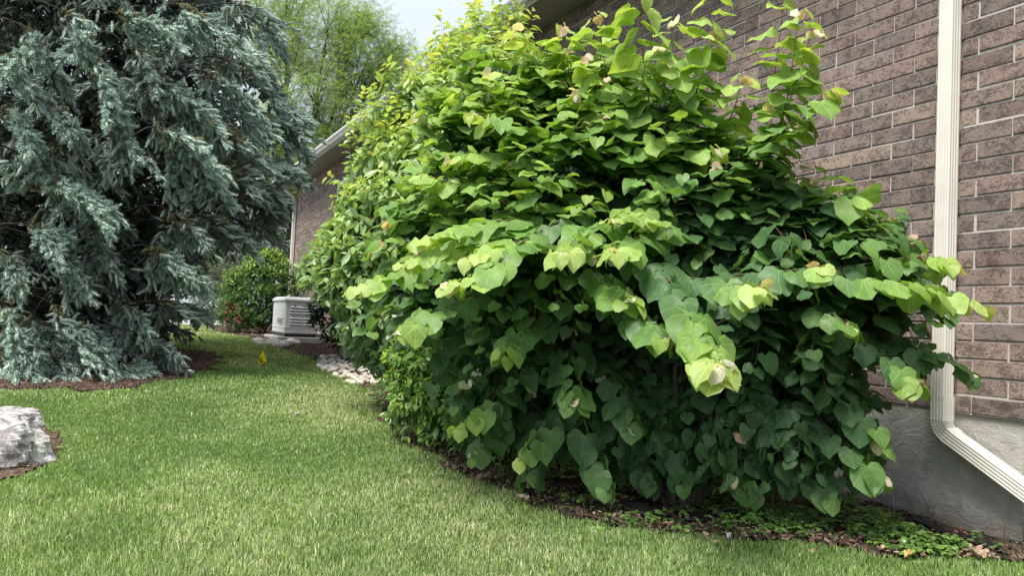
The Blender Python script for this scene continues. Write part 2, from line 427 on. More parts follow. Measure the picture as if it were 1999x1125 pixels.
# ------------------------------------------------------------------ grass
def value_noise(x, y, s, seed):
    r = np.random.default_rng(seed); T = r.random((64, 64))
    u = x/s; v = y/s; i = np.floor(u).astype(int); j = np.floor(v).astype(int); fu = u-i; fv = v-j
    fu = fu*fu*(3-2*fu); fv = fv*fv*(3-2*fv)
    g = lambda a, b: T[a % 64, b % 64]
    return (g(i, j)*(1-fu)+g(i+1, j)*fu)*(1-fv)+(g(i, j+1)*(1-fu)+g(i+1, j+1)*fu)*fv
def grass():
    n = 1150000
    # sample distance with density falling as 1/d
    d = 2.6*np.exp(rng.random(n)*math.log(22/2.6)*.97); keep = rng.random(n) < np.clip(d/5.0, .62, 1)
    d = d[keep]; a = YAW + R_(-62) + rng.random(len(d))*R_(98)
    P = np.stack([d*np.sin(a), d*np.cos(a)], -1)
    Q = wob(P, .05)
    ok = ~inside(Q, BED) & ~inside(wob(P, .08), NEED) & ~inside(wob(P, .02), ROCKBED) & (P[:, 0] < 4.25) & (d < 21)
    fringe = inside(wob(P, .30), BED) & ok & (rng.random(len(P)) < .25)
    ok &= ~fringe
    # a few tufts spill into the beds
    spill = inside(Q, BED) & ~inside(P + np.array([-.35, -.15]), BED) & (rng.random(len(P)) < .13)
    ok |= spill
    P = P[ok]; d = d[ok]; n = len(P)
    z = gz(P[:, 0], P[:, 1])
    n1 = value_noise(P[:, 0], P[:, 1], .55, 3); n2 = value_noise(P[:, 0], P[:, 1], .16, 4); n3 = value_noise(P[:, 0], P[:, 1], 1.9, 5)
    hgt = (.019+.014*n2+.012*rng.random(n))*(1+.25*(n3-.5))
    hgt *= np.where(rng.random(n) < .03, 1.5, 1)
    w = .0010*np.maximum(1, d/2.6)*(.8+.5*rng.random(n))
    yaw = rng.random(n)*2*math.pi; lean = np.abs(rng.normal(0, .42, n))
    f = np.stack([np.cos(yaw), np.sin(yaw), np.zeros(n)], -1); sdv = np.stack([-np.sin(yaw), np.cos(yaw), np.zeros(n)], -1)
    rot = rng.random(n)*math.pi
    wd = sdv*np.cos(rot)[:, None] + f*np.sin(rot)[:, None]
    base = np.stack([P[:, 0], P[:, 1], z-.004], -1)
    up = np.array([0, 0, 1.0])
    mid = base + up*(hgt*.55)[:, None] + f*(hgt*lean*.35)[:, None]
    tip = base + up*(hgt*(1-.25*np.minimum(lean, 1)))[:, None] + f*(hgt*lean)[:, None]
    V = np.stack([base-wd*w[:, None], base+wd*w[:, None], mid-wd*(w*.85)[:, None], mid+wd*(w*.85)[:, None], tip], 1)
    i = np.arange(n)*5
    Fq = np.stack([i, i+1, i+3, i+2], -1); Ft = np.stack([i+2, i+3, i+4], -1)
    g1 = np.array([.19, .33, .09]); g2 = np.array([.37, .52, .15]); g3 = np.array([.60, .67, .28]); st = np.array([.76, .77, .50]); bl = np.array([.17, .29, .13])
    k = np.clip(n1*.75+rng.normal(0, .16, n), 0, 1)[:, None]
    c = g1*(1-k)+g2*k
    k2 = np.clip((n3-.35)*1.1+rng.normal(0, .22, n), 0, 1)[:, None]*.75
    c = c*(1-k2)+g3*k2
    pick = rng.random(n)
    pst = np.clip(.13+.34*(n1-.45)+.25*(n2-.5)+.40*(n3-.5), .03, .55)
    c = np.where((pick < pst)[:, None], st*(.7+.5*rng.random((n, 1))), c)
    c = np.where((pick > .86)[:, None], bl, c)
    c *= (.8+.4*rng.random((n, 1)))
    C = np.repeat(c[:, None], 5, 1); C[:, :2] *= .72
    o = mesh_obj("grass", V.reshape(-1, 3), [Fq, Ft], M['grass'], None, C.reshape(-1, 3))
    tag(o, kind='stuff', label='short green lawn grass with straw-coloured flecks', cat='grass')
grass()

# ------------------------------------------------------------------ house
WX = 4.30; ZF = .965; CH = .1014; BL = .300; Y_FAR = 21.9; Z_EAVE = 4.80; Y_Q = 2.925
house = thing("brick_house", "long brown brick house wall with white eaves behind the shrubs", "house", (WX, 12, .4))
def brick_wall():
    B = Buf(); r = np.random.default_rng(5)
    pal = np.array([(.185, .142, .134), (.16, .125, .120), (.205, .158, .145), (.17, .138, .136), (.215, .17, .152), (.148, .113, .110), (.195, .146, .14), (.14, .112, .112)])
    def brick(y0, y1, z0, z1, xf, chamf):
        c = pal[r.integers(0, len(pal))]*(.9+.22*r.random())
        j = r.normal(0, .0016, 3)
        B.box((xf+j[0], y0+j[1], z0+j[2]), (WX+.004, y1+j[1], z1+j[2]), c, .0035 if chamf else 0)
    n = int((Z_EAVE-ZF)/CH)+1
    for k in range(n):
        z0 = ZF+k*CH+.005; z1 = min(z0+CH-.0105, Z_EAVE-.003)
        if z1-z0 < .02: continue
        ph = 3.8427 + (0 if k % 2 == 0 else BL/2)
        i0 = math.ceil((Y_Q-ph)/BL)-1
        y = ph+i0*BL
        while y < Y_FAR:
            a = max(y+.005, Y_Q+.006); b = min(y+BL-.005, Y_FAR-.005)
            if b-a > .02: brick(a, b, z0, z1, WX-.0085, y < 12)
            y += BL
        # corner pilaster, five courses proud, one set back
        xf = WX-(.020 if k in (22, 16, 10, 5, 1) else .0265)
        ys = [Y_Q-.004]; st = 0.0
        off = .10 if k % 2 == 0 else BL
        yy = Y_Q-.004
        first = True
        while yy > .9:
            w = (off if first else BL); first = False
            brick(yy-w+.012, yy, z0, z1, xf, True); yy -= w
    return B
wall_buf = brick_wall()
wall_buf.obj("brick_wall", M['brick'], house, smooth=False)
B = Buf()
B.box((WX, -6, ZF-.01), (13, Y_FAR-.012, Z_EAVE)); B.box((WX-.0175, .9, ZF-.006), (WX+.01, Y_Q-.012, Z_EAVE-.004))
B.obj("mortar_wall", M['mortar'], house, False)
B = Buf(); B.box((WX-.004, 2.55, .05), (13.02, Y_FAR+.02, ZF-.012)); B.box((WX+.07, -6, .05), (13.01, 2.549, ZF-.013))
f_ = B.obj("foundation", M['concrete'], house, False)
# soffit, gutter, fascia and roof
OH = 3.80
B = Buf(); B.box((OH+.02, -6, Z_EAVE), (WX+.3, Y_FAR+.4, Z_EAVE+.012)); B.obj("soffit", M['soffit'], house, False)
B = Buf(); prof = [(0, 0), (-.055, 0), (-.075, .02), (-.085, .055), (-.105, .075), (-.115, .10), (-.115, .125), (-.105, .125), (-.105, .11), (0, .11)]
def extr(B, prof, x0, z0, ya, yb, col=(1, 1, 1)):
    n = len(prof); V = [(x0+p[0], y, z0+p[1]) for y in (ya, yb) for p in prof]
    Fq = [[i, (i+1) % n, n+(i+1) % n, n+i] for i in range(n)]
    B.add(V, [np.array(Fq), np.array([list(range(n))[::-1]]), np.array([list(range(n, 2*n))])], col)
extr(B, prof, OH-.002, Z_EAVE-.01, -6, Y_FAR+.42); B.obj("gutter", M['white_metal'], house, False)
B = Buf(); B.box((OH, -6, Z_EAVE-.03), (OH+.018, Y_FAR+.42, Z_EAVE+.13)); B.box((OH+.02, Y_FAR+.40, Z_EAVE-.03), (13, Y_FAR+.42, Z_EAVE+.13))
B.obj("fascia", M['white_metal'], house, False)
B = Buf(); zr = Z_EAVE+.13
V = [(OH-.03, -6, zr), (OH-.03, Y_FAR+.45, zr), (13.5, Y_FAR+.45, zr), (13.5, -6, zr), (8.6, -1, zr+2.2), (8.6, Y_FAR-4.4, zr+2.2)]
B.add(V, [np.array([[0, 4, 5, 1], [2, 5, 4, 3]]), np.array([[1, 5, 2], [3, 4, 0]])]); V2 = [(v[0], v[1], v[2]-.02) for v in V[:4]]; B.add(V2, np.array([[0, 1, 2, 3]]))
B.obj("roof", M['shingle'], house, False)
# window high on the far part of the wall
B = Buf(); wy0, wy1, wz0, wz1 = 15.9, 17.3, 2.9, 4.25
for lo, hi in (((wy0, wz0), (wy1, wz0+.07)), ((wy0, wz1-.07), (wy1, wz1)), ((wy0, wz0+.07), (wy0+.07, wz1-.07)), ((wy1-.07, wz0+.07), (wy1, wz1-.07)), (((wy0+wy1)/2-.03, wz0+.07), ((wy0+wy1)/2+.03, wz1-.07))):
    B.box((WX-.05, lo[0], lo[1]), (WX-.013, hi[0], hi[1]))
win = B.obj("window", M['vinyl'], house, False)
B = Buf(); B.box((WX-.028, wy0+.071, wz0+.071), (WX-.0135, (wy0+wy1)/2-.031, wz1-.071)); B.box((WX-.028, (wy0+wy1)/2+.031, wz0+.071), (WX-.0135, wy1-.071, wz1-.071))
pane = B.obj("pane", M['glass'], house, False)

def leader(name, path, yz_w, depth, xb, parent, crimp=None):
    "ribbed rectangular pipe swept in the plane of the wall; path = (y,z), outward is -x"
    path = np.array(path, float); n = len(path)
    prof = []
    W = yz_w/2; ng = 4
    prof.append((-W, .004)); 
    # near side face (u=-W) with grooves
    for g in range(3):
        v = depth*(g+1)/4
        prof += [(-W, v-.007), (-W+.004, v-.003), (-W+.004, v+.003), (-W, v+.007)]
    prof.append((-W, depth-.008)); prof.append((-W+.008, depth))
    for g in range(ng):
        u = -W+yz_w*(g+1)/(ng+1)
        prof += [(u-.005, depth), (u-.002, depth-.0045), (u+.002, depth-.0045), (u+.005, depth)]
    prof.append((W-.008, depth)); prof.append((W, depth-.008))
    for g in range(3):
        v = depth*(3-g)/4
        prof += [(W, v+.007), (W-.004, v+.003), (W-.004, v-.003), (W, v-.007)]
    prof.append((W, .004)); prof.append((W-.004, 0)); prof.append((-W+.004, 0))
    P = np.array(prof); k = len(P)
    tg = unit(np.gradient(path, axis=0)); V = []
    for i in range(n):
        t = tg[i]; p = np.array([-t[1], t[0]])   # in-plane normal; for t=(0,-1): p=(1,0) -> +y
        s = 1.0 if crimp is None else crimp[i]
        for (u, v) in P:
            q = path[i]+p*u*s
            V.append((xb-depth*.5-(v-depth*.5)*s, q[0], q[1]))
    i = np.arange(n-1)[:, None]*k; j = np.arange(k)[None]
    Fq = np.stack([i+j, i+(j+1) % k, i+k+(j+1) % k, i+k+j], -1).reshape(-1, 4)
    B = Buf(); B.add(V, [Fq, np.array([[q for q in range(k)]]), np.array([[(n-1)*k+k-1-q for q in range(k)]])])
    return B.obj(name, M['alu'], parent, False)
pth = [(2.967, 4.80), (2.967, 1.04)]
leader("downspout", pth, .088, .088, 4.268, house)
# elbow with crimps, then the outlet run
el = []; c0 = np.array([2.967, .915]); a_end = math.radians(62); Rb = .085
ctr = c0+np.array([-Rb, 0])
el = [(2.967, 1.05), (2.967, .925)]; cr = [1.05, 1.05]
for i in range(17):
    a = a_end*i/16; el.append((ctr[0]+Rb*math.cos(a), ctr[1]-Rb*math.sin(a))); cr.append(1.07 if i % 2 == 0 else .93)
dv = np.array([-math.sin(a_end), -math.cos(a_end)]); e0 = np.array(el[-1])
el.append(tuple(e0+dv*.035)); cr.append(1.05)
leader("downspout_elbow", el, .088, .088, 4.272, house, cr)
leader("downspout_outlet", [tuple(e0+dv*.03), tuple(e0+dv*.95)], .088, .088, 4.268, house)
leader("downspout", [(Y_FAR-.07, 4.45), (Y_FAR-.07, 1.2)], .09, .08, 4.27, house)
B = Buf(); B.tube([(3.86, Y_FAR-.07, 4.80), (3.88, Y_FAR-.07, 4.72), (4.2, Y_FAR-.07, 4.5), (4.232, Y_FAR-.07, 4.40)], .052, 8, cap=True)
B.obj("downspout_elbow", M['alu'], house)
for z in (3.75, 1.55):
    B = Buf(); B.box((4.178, 2.915, z), (4.275, 3.019, z+.028), bev=.002); B.obj("downspout_strap", M['alu'], house, False)

# ------------------------------------------------------------------ generator, pad, stones
gx, gy = on_g(553, 669)[:2]; gx = float(gx); gy = float(gy); gz0 = float(gz(gx+.3, gy+.3))-.01
gen = thing("standby_generator", "white standby generator cabinet with louvred side on a grey pad", "generator", (gx+.32, gy+.6, gz0))
H0 = gz0+.16
B = Buf(); B.box((gx, gy, H0), (gx+.60, gy+1.2, H0+.58), bev=.02); B.box((gx-.008, gy-.008, H0+.10), (gx+.608, gy+1.208, H0+.115), bev=.003)
B.obj("cabinet", M['white_metal'], gen, False)
B = Buf()
def frust(B, x0, x1, y0, y1, z0, z1, ins, col=(1, 1, 1)):
    V = [(x0, y0, z0), (x1, y0, z0), (x1, y1, z0), (x0, y1, z0), (x0+ins, y0+ins, z1), (x1-ins, y0+ins, z1), (x1-ins, y1-ins, z1), (x0+ins, y1-ins, z1)]
    B.add(V, np.array([[0, 3, 2, 1], [4, 5, 6, 7], [0, 1, 5, 4], [1, 2, 6, 5], [2, 3, 7, 6], [3, 0, 4, 7]]), col)
B.box((gx-.02, gy-.02, H0+.582), (gx+.62, gy+1.22, H0+.622), bev=.006); frust(B, gx-.015, gx+.615, gy-.015, gy+1.215, H0+.6225, H0+.665, .05)
B.obj("lid", M['white_metal'], gen, False)
B = Buf(); B.box((gx+.02, gy+.02, gz0+.10), (gx+.58, gy+1.18, H0-.001)); B.obj("base_frame", M['black'], gen, False)
for rows in ((.16, 3), (.36, 3)):
    for i in range(rows[1]):
        for s in (0, 1):
            z = H0+rows[0]+i*.055
            B = Buf(); x0 = gx+.09+s*.245
            V = [(x0, gy-.001, z+.03), (x0+.22, gy-.001, z+.03), (x0+.22, gy-.022, z), (x0, gy-.022, z), (x0, gy-.001, z-.002), (x0+.22, gy-.001, z-.002)]
            B.add(V, [np.array([[0, 3, 2, 1], [3, 4, 5, 2]]), np.array([[0, 4, 3], [1, 2, 5]])])
            B.obj("louvre", M['white_metal'], gen, False)
            B = Buf(); B.box((x0, gy-.0025, z-.016), (x0+.22, gy-.0005, z-.003)); B.obj("louvre_gap", M['black'], gen, False)
for i in range(3):
    B = Buf(); B.box((gx-.003, gy+.10, H0+.17+i*.08), (gx-.0005, gy+.15, H0+.185+i*.08)); B.obj("hinge", M['red'], gen, False)
B = Buf(); V = [(gx-.003, gy+.60, H0+.145), (gx-.003, gy+.20, H0+.145), (gx-.003, gy+.20, H0+.17)]; B.add(V, np.array([[0, 1, 2]])); B.obj("stripe", M['red'], gen, False)
B = Buf(); B.tube([(gx+.17, gy+.005, H0+.50), (gx+.17, gy-.012, H0+.50)], .016, 12, cap=True); B.obj("lock", M['black'], gen)
def text(name, s, size, mat, parent, loc, ux, uy, ext=.001, xs=1.0):
    cu = bpy.data.curves.new(name, 'FONT'); cu.body = s; cu.size = size; cu.extrude = ext; cu.align_x = 'CENTER'; cu.align_y = 'CENTER'; cu.offset = size*.02
    o = bpy.data.objects.new(name, cu); scene.collection.objects.link(o)
    ux = unit(ux); uy = unit(uy); n = np.cross(ux, uy); mm = Matrix.Identity(4)
    pl = np.array(parent.location) if parent else np.zeros(3)
    for i in range(3): mm[i][0] = ux[i]*xs; mm[i][1] = uy[i]; mm[i][2] = n[i]; mm[i][3] = loc[i]-pl[i]
    if parent: o.parent = parent
    dg = bpy.context.evaluated_depsgraph_get(); me = bpy.data.meshes.new_from_object(o.evaluated_get(dg)); bpy.data.objects.remove(o)
    me.materials.clear(); me.materials.append(mat)
    o = bpy.data.objects.new(name, me); scene.collection.objects.link(o)
    if parent: o.parent = parent
    o.matrix_basis = mm; return o
text("lettering", "GENERAC", .125, M['grey_metal'], gen, (gx-.004, gy+.42, H0+.22), (0, -1, 0), (0, 0, 1))
pad = Buf(); pad.box((gx-.12, gy-.12, gz0-.03), (gx+.70, gy+1.35, gz0+.098), bev=.012)
tag(pad.obj("concrete_pad", M['pale_concrete'], None, False), "grey concrete pad under the white generator", "pad")

def pebble(seed, flat=.6):
    r = np.random.default_rng(seed); nu, nv = 10, 6; V = [(0, 0, 1.)]; 
    for i in range(1, nv):
        for j in range(nu):
            a = math.pi*i/nv; b = 2*math.pi*j/nu; V.append((math.sin(a)*math.cos(b), math.sin(a)*math.sin(b), math.cos(a)))
    V.append((0, 0, -1.)); V = np.array(V)
    k = r.normal(0, 1, (5, 3)); amp = 1+.10*np.sin(V@k[0]*1.7)+.08*np.sin(V@k[1]*2.3+1)
    V = np.sign(V)*np.abs(V)**.85*amp[:, None]*np.array([1, .7+.2*r.random(), flat])
    T = [[0, 1+j, 1+(j+1) % nu] for j in range(nu)]; Q = []
    for i in range(nv-2):
        for j in range(nu): Q.append([1+i*nu+j, 1+(i+1)*nu+j, 1+(i+1)*nu+(j+1) % nu, 1+i*nu+(j+1) % nu])
    l = len(V)-1; T += [[l, 1+(nv-2)*nu+(j+1) % nu, 1+(nv-2)*nu+j] for j in range(nu)]
    return V, [np.array(T), np.array(Q)]
peb_mesh = []
pebcols = [(.64, .59, .48), (.56, .52, .45), (.70, .65, .54), (.48, .45, .41), (.60, .49, .38), (.72, .69, .62), (.44, .41, .38)]
for s in range(10):
    V, Fs = pebble(100+s); o = mesh_obj("tmp", V, Fs, M['stone'], None, np.tile(pebcols[s % 7], (len(V), 1))); peb_mesh.append(o.data); bpy.data.objects.remove(o)
def stone(p, size, label, group, i):
    o = bpy.data.objects.new("river_stone", peb_mesh[i % 10]); scene.collection.objects.link(o)
    o.location = p; s = size*(.75+.5*random.random()); o.scale = (s, s, s)
    o.rotation_euler = (random.uniform(-.3, .3), random.uniform(-.3, .3), random.uniform(0, 6.28))
    return tag(o, label, "stone", group)
# round stones at the front of the generator pad
for i in range(26):
    t = i/25; px = 503+t*82+random.uniform(-3, 3); py = 671+random.uniform(-3, 5)+3*math.sin(t*3)
    p = on_g(px, py); stone((p[0], p[1], p[2]+.03), .085, "grey river stone in the row along the front of the generator pad", "river stones around the generator pad", i)
# cobble bed under the big oval-leaved shrub
ctr_ = []
tries = 0
while len(ctr_) < 290 and tries < 30000:
    tries += 1
    px = random.uniform(622, 830); py = random.uniform(697, 752)
    if py > 700+(px-622)*.55+18 or py < 694+max(0, (px-760))*.1 or px < 622: continue
    p = on_g(px, py)
    if any((p[0]-q[0])**2+(p[1]-q[1])**2 < .0040 for q in ctr_): continue
    ctr_.append(p)
for i, p in enumerate(ctr_):
    stone((p[0], p[1], p[2]+.018), .048, "pale cobble in the patch of white stones beside the lawn", "pale cobbles beside the lawn", i*7+3)

# ------------------------------------------------------------------ air conditioner behind the shrubs
p = at(735, 640, 11.6); ax, ay = float(p[0]), float(p[1]); az = float(gz(ax, ay))
acu = thing("air_conditioner", "grey louvred air conditioner cabinet half hidden behind the oval leaved shrub", "air conditioner", (ax, ay, az))
B = Buf(); B.box((ax-.42, ay-.36, az+.06), (ax+.42, ay+.36, az+1.00), bev=.02); B.obj("cabinet", simple("dark_grille", (.10, .10, .10), .6), acu, False)
B = Buf()
for i in range(26):
    z = az+.12+i*.033; B.box((ax-.40, ay-.385, z), (ax+.40, ay-.362, z+.012)); B.box((ax-.445, ay-.34, z), (ax-.422, ay+.34, z+.012))
B.obj("grille", M['grey_metal'], acu, False)
B = Buf(); B.box((ax-.46, ay-.40, az+1.001), (ax+.46, ay+.40, az+1.05), bev=.015)
for sx in (-1, 1): B.box((ax+sx*.43-.02, ay-.40, az+.03), (ax+sx*.43+.02, ay-.36, az+1.0))
B.obj("top", M['grey_metal'], acu, False)

# ------------------------------------------------------------------ flag
fp = on_g(507, 722); 
flag = thing("marker_flag", "small yellow utility marking flag on a wire stake in the lawn", "flag", fp)
B = Buf(); top = at(514, 686, 10.45); B.tube([fp, (fp+top)/2+np.array([.004, 0, 0]), top], .0018, 5); B.obj("stake", M['black'], flag)
ym, nt_, b_, o_ = new_mat("yellow_vinyl"); b_.inputs['Base Color'].default_value = (.95, .86, .02, 1); b_.inputs['Roughness'].default_value = .4
tr_ = N(nt_, "ShaderNodeBsdfTranslucent"); tr_.inputs[0].default_value = (1, .9, .02, 1); ms_ = N(nt_, "ShaderNodeMixShader"); ms_.inputs[0].default_value = .6
nt_.links.new(b_.outputs[0], ms_.inputs[1]); nt_.links.new(tr_.outputs[0], ms_.inputs[2]); nt_.links.new(ms_.outputs[0], o_.inputs[0])
zz = 10.45
zz = 10.3
Pf = [at(514, 684, zz+.10), at(521, 706, zz-.05), at(507, 714, zz-.06), at(501.5, 704, zz+.05), at(511, 702, zz-.01)]
V = Pf+[p_+np.array(DIR)*.0008 for p_ in Pf]
B = Buf(); B.add(V, [np.array([[0, 1, 4], [0, 4, 3], [1, 2, 4], [3, 4, 2], [5, 9, 6], [5, 8, 9], [6, 9, 7], [8, 7, 9]]), np.array([[0, 5, 6, 1], [1, 6, 7, 2], [2, 7, 8, 3], [3, 8, 5, 0]])])
B.obj("pennant", ym, flag, False)
a_ = at(506.2, 703, zz-.02); b2 = at(514.5, 708.5, zz-.06)
text("lettering", "GAS", .062, M['black'], flag, (a_+b2)/2 - DIR*.006, (at(515, 711, zz)-at(506, 699, zz)), (at(515, 700, zz)-at(508, 709, zz)), .0008)

# ------------------------------------------------------------------ boulder
def boulder():
    r = np.random.default_rng(21); nu, nv = 120, 70
    a = (np.arange(1, nv)/nv*math.pi)[:, None]; b = (np.arange(nu)/nu*2*math.pi)[None]
    Dn = np.stack([np.sin(a)*np.cos(b), np.sin(a)*np.sin(b), np.cos(a)+0*b], -1).reshape(-1, 3)
    Dn = np.concatenate([[[0, 0, 1.]], Dn, [[0, 0, -1.]]])
    # facets in camera-right / depth / up frame
    pl = [((.02, .05, 1), .205), ((.95, -.15, .30), .47), ((.75, -.5, -.35), .46), ((.3, -.9, .25), .30), ((-.15, -.95, -.12), .31), ((-.9, -.2, .3), .55), ((-.1, .95, .1), .38), ((.6, .75, .1), .42), ((0, 0, -1), .25), ((.25, -.45, .85), .235), ((-.4, -.5, .75), .25), ((.55, -.75, -.1), .40), ((.85, .1, .75), .42), ((.2, -.7, -.75), .30)]
    rad = np.full(len(Dn), 9.0)
    for n_, h in pl:
        n_ = np.array(n_)/np.linalg.norm(n_); d = Dn@n_; rad = np.minimum(rad, np.where(d > .05, h/np.maximum(d, .05), 9))
    P = Dn*rad[:, None]
    for k in range(26):
        w = r.normal(0, 1, 3); w = w/np.linalg.norm(w); fr = 4*1.16**k; P += Dn*(.022/(1+.26*k)*np.sin(P@w*fr+r.random()*6))[:, None]
    Rr = unit(np.array([RGT[0], RGT[1], 0])); Df = unit(np.array([DIR[0], DIR[1], 0]))
    Wd = P[:, :1]*Rr+P[:, 1:2]*Df+P[:, 2:]*np.array([0, 0, 1.])
    c = at(-104, 868, 4.6); Wd = Wd + c
    i = (np.arange(nv-2)[:, None]*nu); j = np.arange(nu)[None]; o1 = 1
    Q = np.stack([o1+i+j, o1+i+nu+j, o1+i+nu+(j+1) % nu, o1+i+(j+1) % nu], -1).reshape(-1, 4)
    T = [[0, 1+q, 1+(q+1) % nu] for q in range(nu)]; l = len(P)-1; T += [[l, 1+(nv-2)*nu+(q+1) % nu, 1+(nv-2)*nu+q] for q in range(nu)]
    m, nt, b, o = new_mat("marbled_rock")
    n1 = noise(nt, 5.5, 10, rough=.72, dist=1.8); n2 = noise(nt, 18, 10, rough=.8, dist=1.0); n3 = noise(nt, 90, 5)
    c1 = ramp(nt, n1.outputs[0], [(.34, (.20, .175, .18)), (.46, (.30, .27, .27)), (.52, (.52, .50, .48)), (.62, (.74, .72, .69))])
    c2 = ramp(nt, n2.outputs[0], [(.40, (.6, .58, .6)), (.50, (1, 1, 1)), (.60, (1.6, 1.6, 1.55))])
    nt.links.new(mixc(nt, c1.outputs[0], c2.outputs[0], .85, 'MULTIPLY'), b.inputs['Base Color']); b.inputs['Roughness'].default_value = .8
    ad = N(nt, "ShaderNodeMath", operation='ADD'); nt.links.new(n2.outputs[0], ad.inputs[0]); nt.links.new(n3.outputs[0], ad.inputs[1])
    bump(nt, b, ad.outputs[0], .7, .012)
    o = mesh_obj("boulder", Wd, [Q, np.array(T)], m, None, None, None, False)
    tag(o, "grey boulder with white marbling at the left edge of the lawn", "boulder")
boulder()

# ------------------------------------------------------------------ leaf templates
def heart_template(var):
    r = np.random.default_rng(var)
    half = [(.17, -.17), (.40, -.17), (.57, .05), (.57, .33), (.45, .60), (.22, .84)]
    inner = [(.19, .0), (.27, .22), (.20, .50)]
    mid = [(0, 0), (0, .25), (0, .5), (0, .78), (0, 1.0)]
    V = list(mid); 
    for s in (1, -1):
        for p in half+inner: V.append((s*p[0]*(1+.045*r.normal()), p[1]+.018*r.normal()))
    V = np.array(V); F3 = []; F4 = []
    for si, o in ((1, 5), (-1, 14)):
        H = [o+i for i in range(6)]; I = [o+6, o+7, o+8]; Mi = [0, 1, 2, 3, 4]
        q = [[Mi[0], H[0], H[1], I[0]], [I[0], H[2], H[3], I[1]], [I[1], H[3], H[4], I[2]], [Mi[0], I[0], I[1], Mi[1]], [Mi[1], I[1], I[2], Mi[2]], [Mi[2], I[2], H[5], Mi[3]]]
        t = [[I[0], H[1], H[2]], [I[2], H[4], H[5]], [Mi[3], H[5], Mi[4]]]
        if si < 0: q = [x[::-1] for x in q]; t = [x[::-1] for x in t]
        F4 += q; F3 += t
    x, y = V[:, 0], V[:, 1]
    fold = [.10, .35, -.12, .55, .22, .0][var % 6]; droop = [.25, .35, .15, .45, .55, .2][var % 6]; wv = [.05, .08, .09, .06, .05, .11][var % 6]; fold = fold+.12*r.normal(); droop = droop+.12*r.normal()
    z = fold*np.abs(x)*.9 - droop*np.clip(y, 0, 2)**2*.5 - .35*x*x + wv*np.sin(7*y+5*x+var)
    tw = [0, .2, -.25, .1, -.1, .3][var % 6]; z = z + tw*x*y
    return np.stack([x, y, z], -1), [np.array(F4), np.array(F3)], np.stack([x, y], -1)
HEART = [heart_template(i) for i in range(10)]
def oval_template(var, wid=.25, tipness=1.0):
    r = np.random.default_rng(50+var); ys = [0, .18, .42, .68, .88, 1.0]; ws = [0.02, .72, 1.0, .78, .36, 0.0]
    V = []; 
    for y, w in zip(ys, ws):
        for s in (-1, 0, 1): V.append((s*w*wid, y))
    V = np.array(V); x, y = V[:, 0], V[:, 1]
    fold = [.5, .25, .7, .1][var % 4]; dr = [.2, .45, .1, .6][var % 4]
    z = fold*np.abs(x)-dr*y*y*.5+.02*np.sin(9*y+var)+[0, .3, -.3, .15][var % 4]*x*y
    F = []
    for i in range(5):
        for s in (0, 1): a = i*3+s; F.append([a, a+1, a+4, a+3])
    return np.stack([x, y, z], -1), [np.array(F)], np.stack([x, y], -1)
OVAL = [oval_template(i) for i in range(4)]
LANCE = [oval_template(i, .20) for i in range(4)]
def flat_leaf(w=.4):   # 4 verts, folded
    return np.array([(0, 0, 0), (w/2, .5, .08), (0, 1, -.1), (-w/2, .5, .08)]), [np.array([[0, 1, 2], [0, 2, 3]])]

class Leaves:
    "collects position / tip direction / normal / size / colour and stamps them"
    def __init__(s): s.L = []; s.F = []; s.N = []; s.S = []; s.C = []
    def add(s, p, f, n, size, col): s.L.append(p); s.F.append(f); s.N.append(n); s.S.append(size); s.C.append(col)
    def buf(s, temps, B=None, r=rng, useuv=True):
        B = B or Buf(); L = np.array(s.L); R = frames(np.array(s.F), np.array(s.N)); S = np.array(s.S); C = np.array(s.C)
        k = r.integers(0, len(temps), len(L))
        for i, T in enumerate(temps):
            q = k == i
            if q.any(): B.stamp(T[0], T[1], R[q], L[q], S[q], C[q], T[2] if len(T) > 2 else None)
        return B
def lerp_cols(stops, t):
    t = min(max(t, 0), 1)
    for (a, ca), (b, cb) in zip(stops[:-1], stops[1:]):
        if t <= b: k = (t-a)/(b-a+1e-9); return np.array(ca)*(1-k)+np.array(cb)*k
    return np.array(stops[-1][1])
def bez(pts, n):
    "smooth curve through the points (Catmull-Rom)"
    P = np.array(pts, float); P = np.concatenate([[2*P[0]-P[1]], P, [2*P[-1]-P[-2]]]); out = []; segs = len(P)-3
    for t in np.linspace(0, segs-1e-6, n):
        i = int(t); u = t-i; a, b, c, d = P[i:i+4]
        out.append(.5*((2*b)+(-a+c)*u+(2*a-5*b+4*c-d)*u*u+(-a+3*b-3*c+d)*u**3))
    return np.array(out)

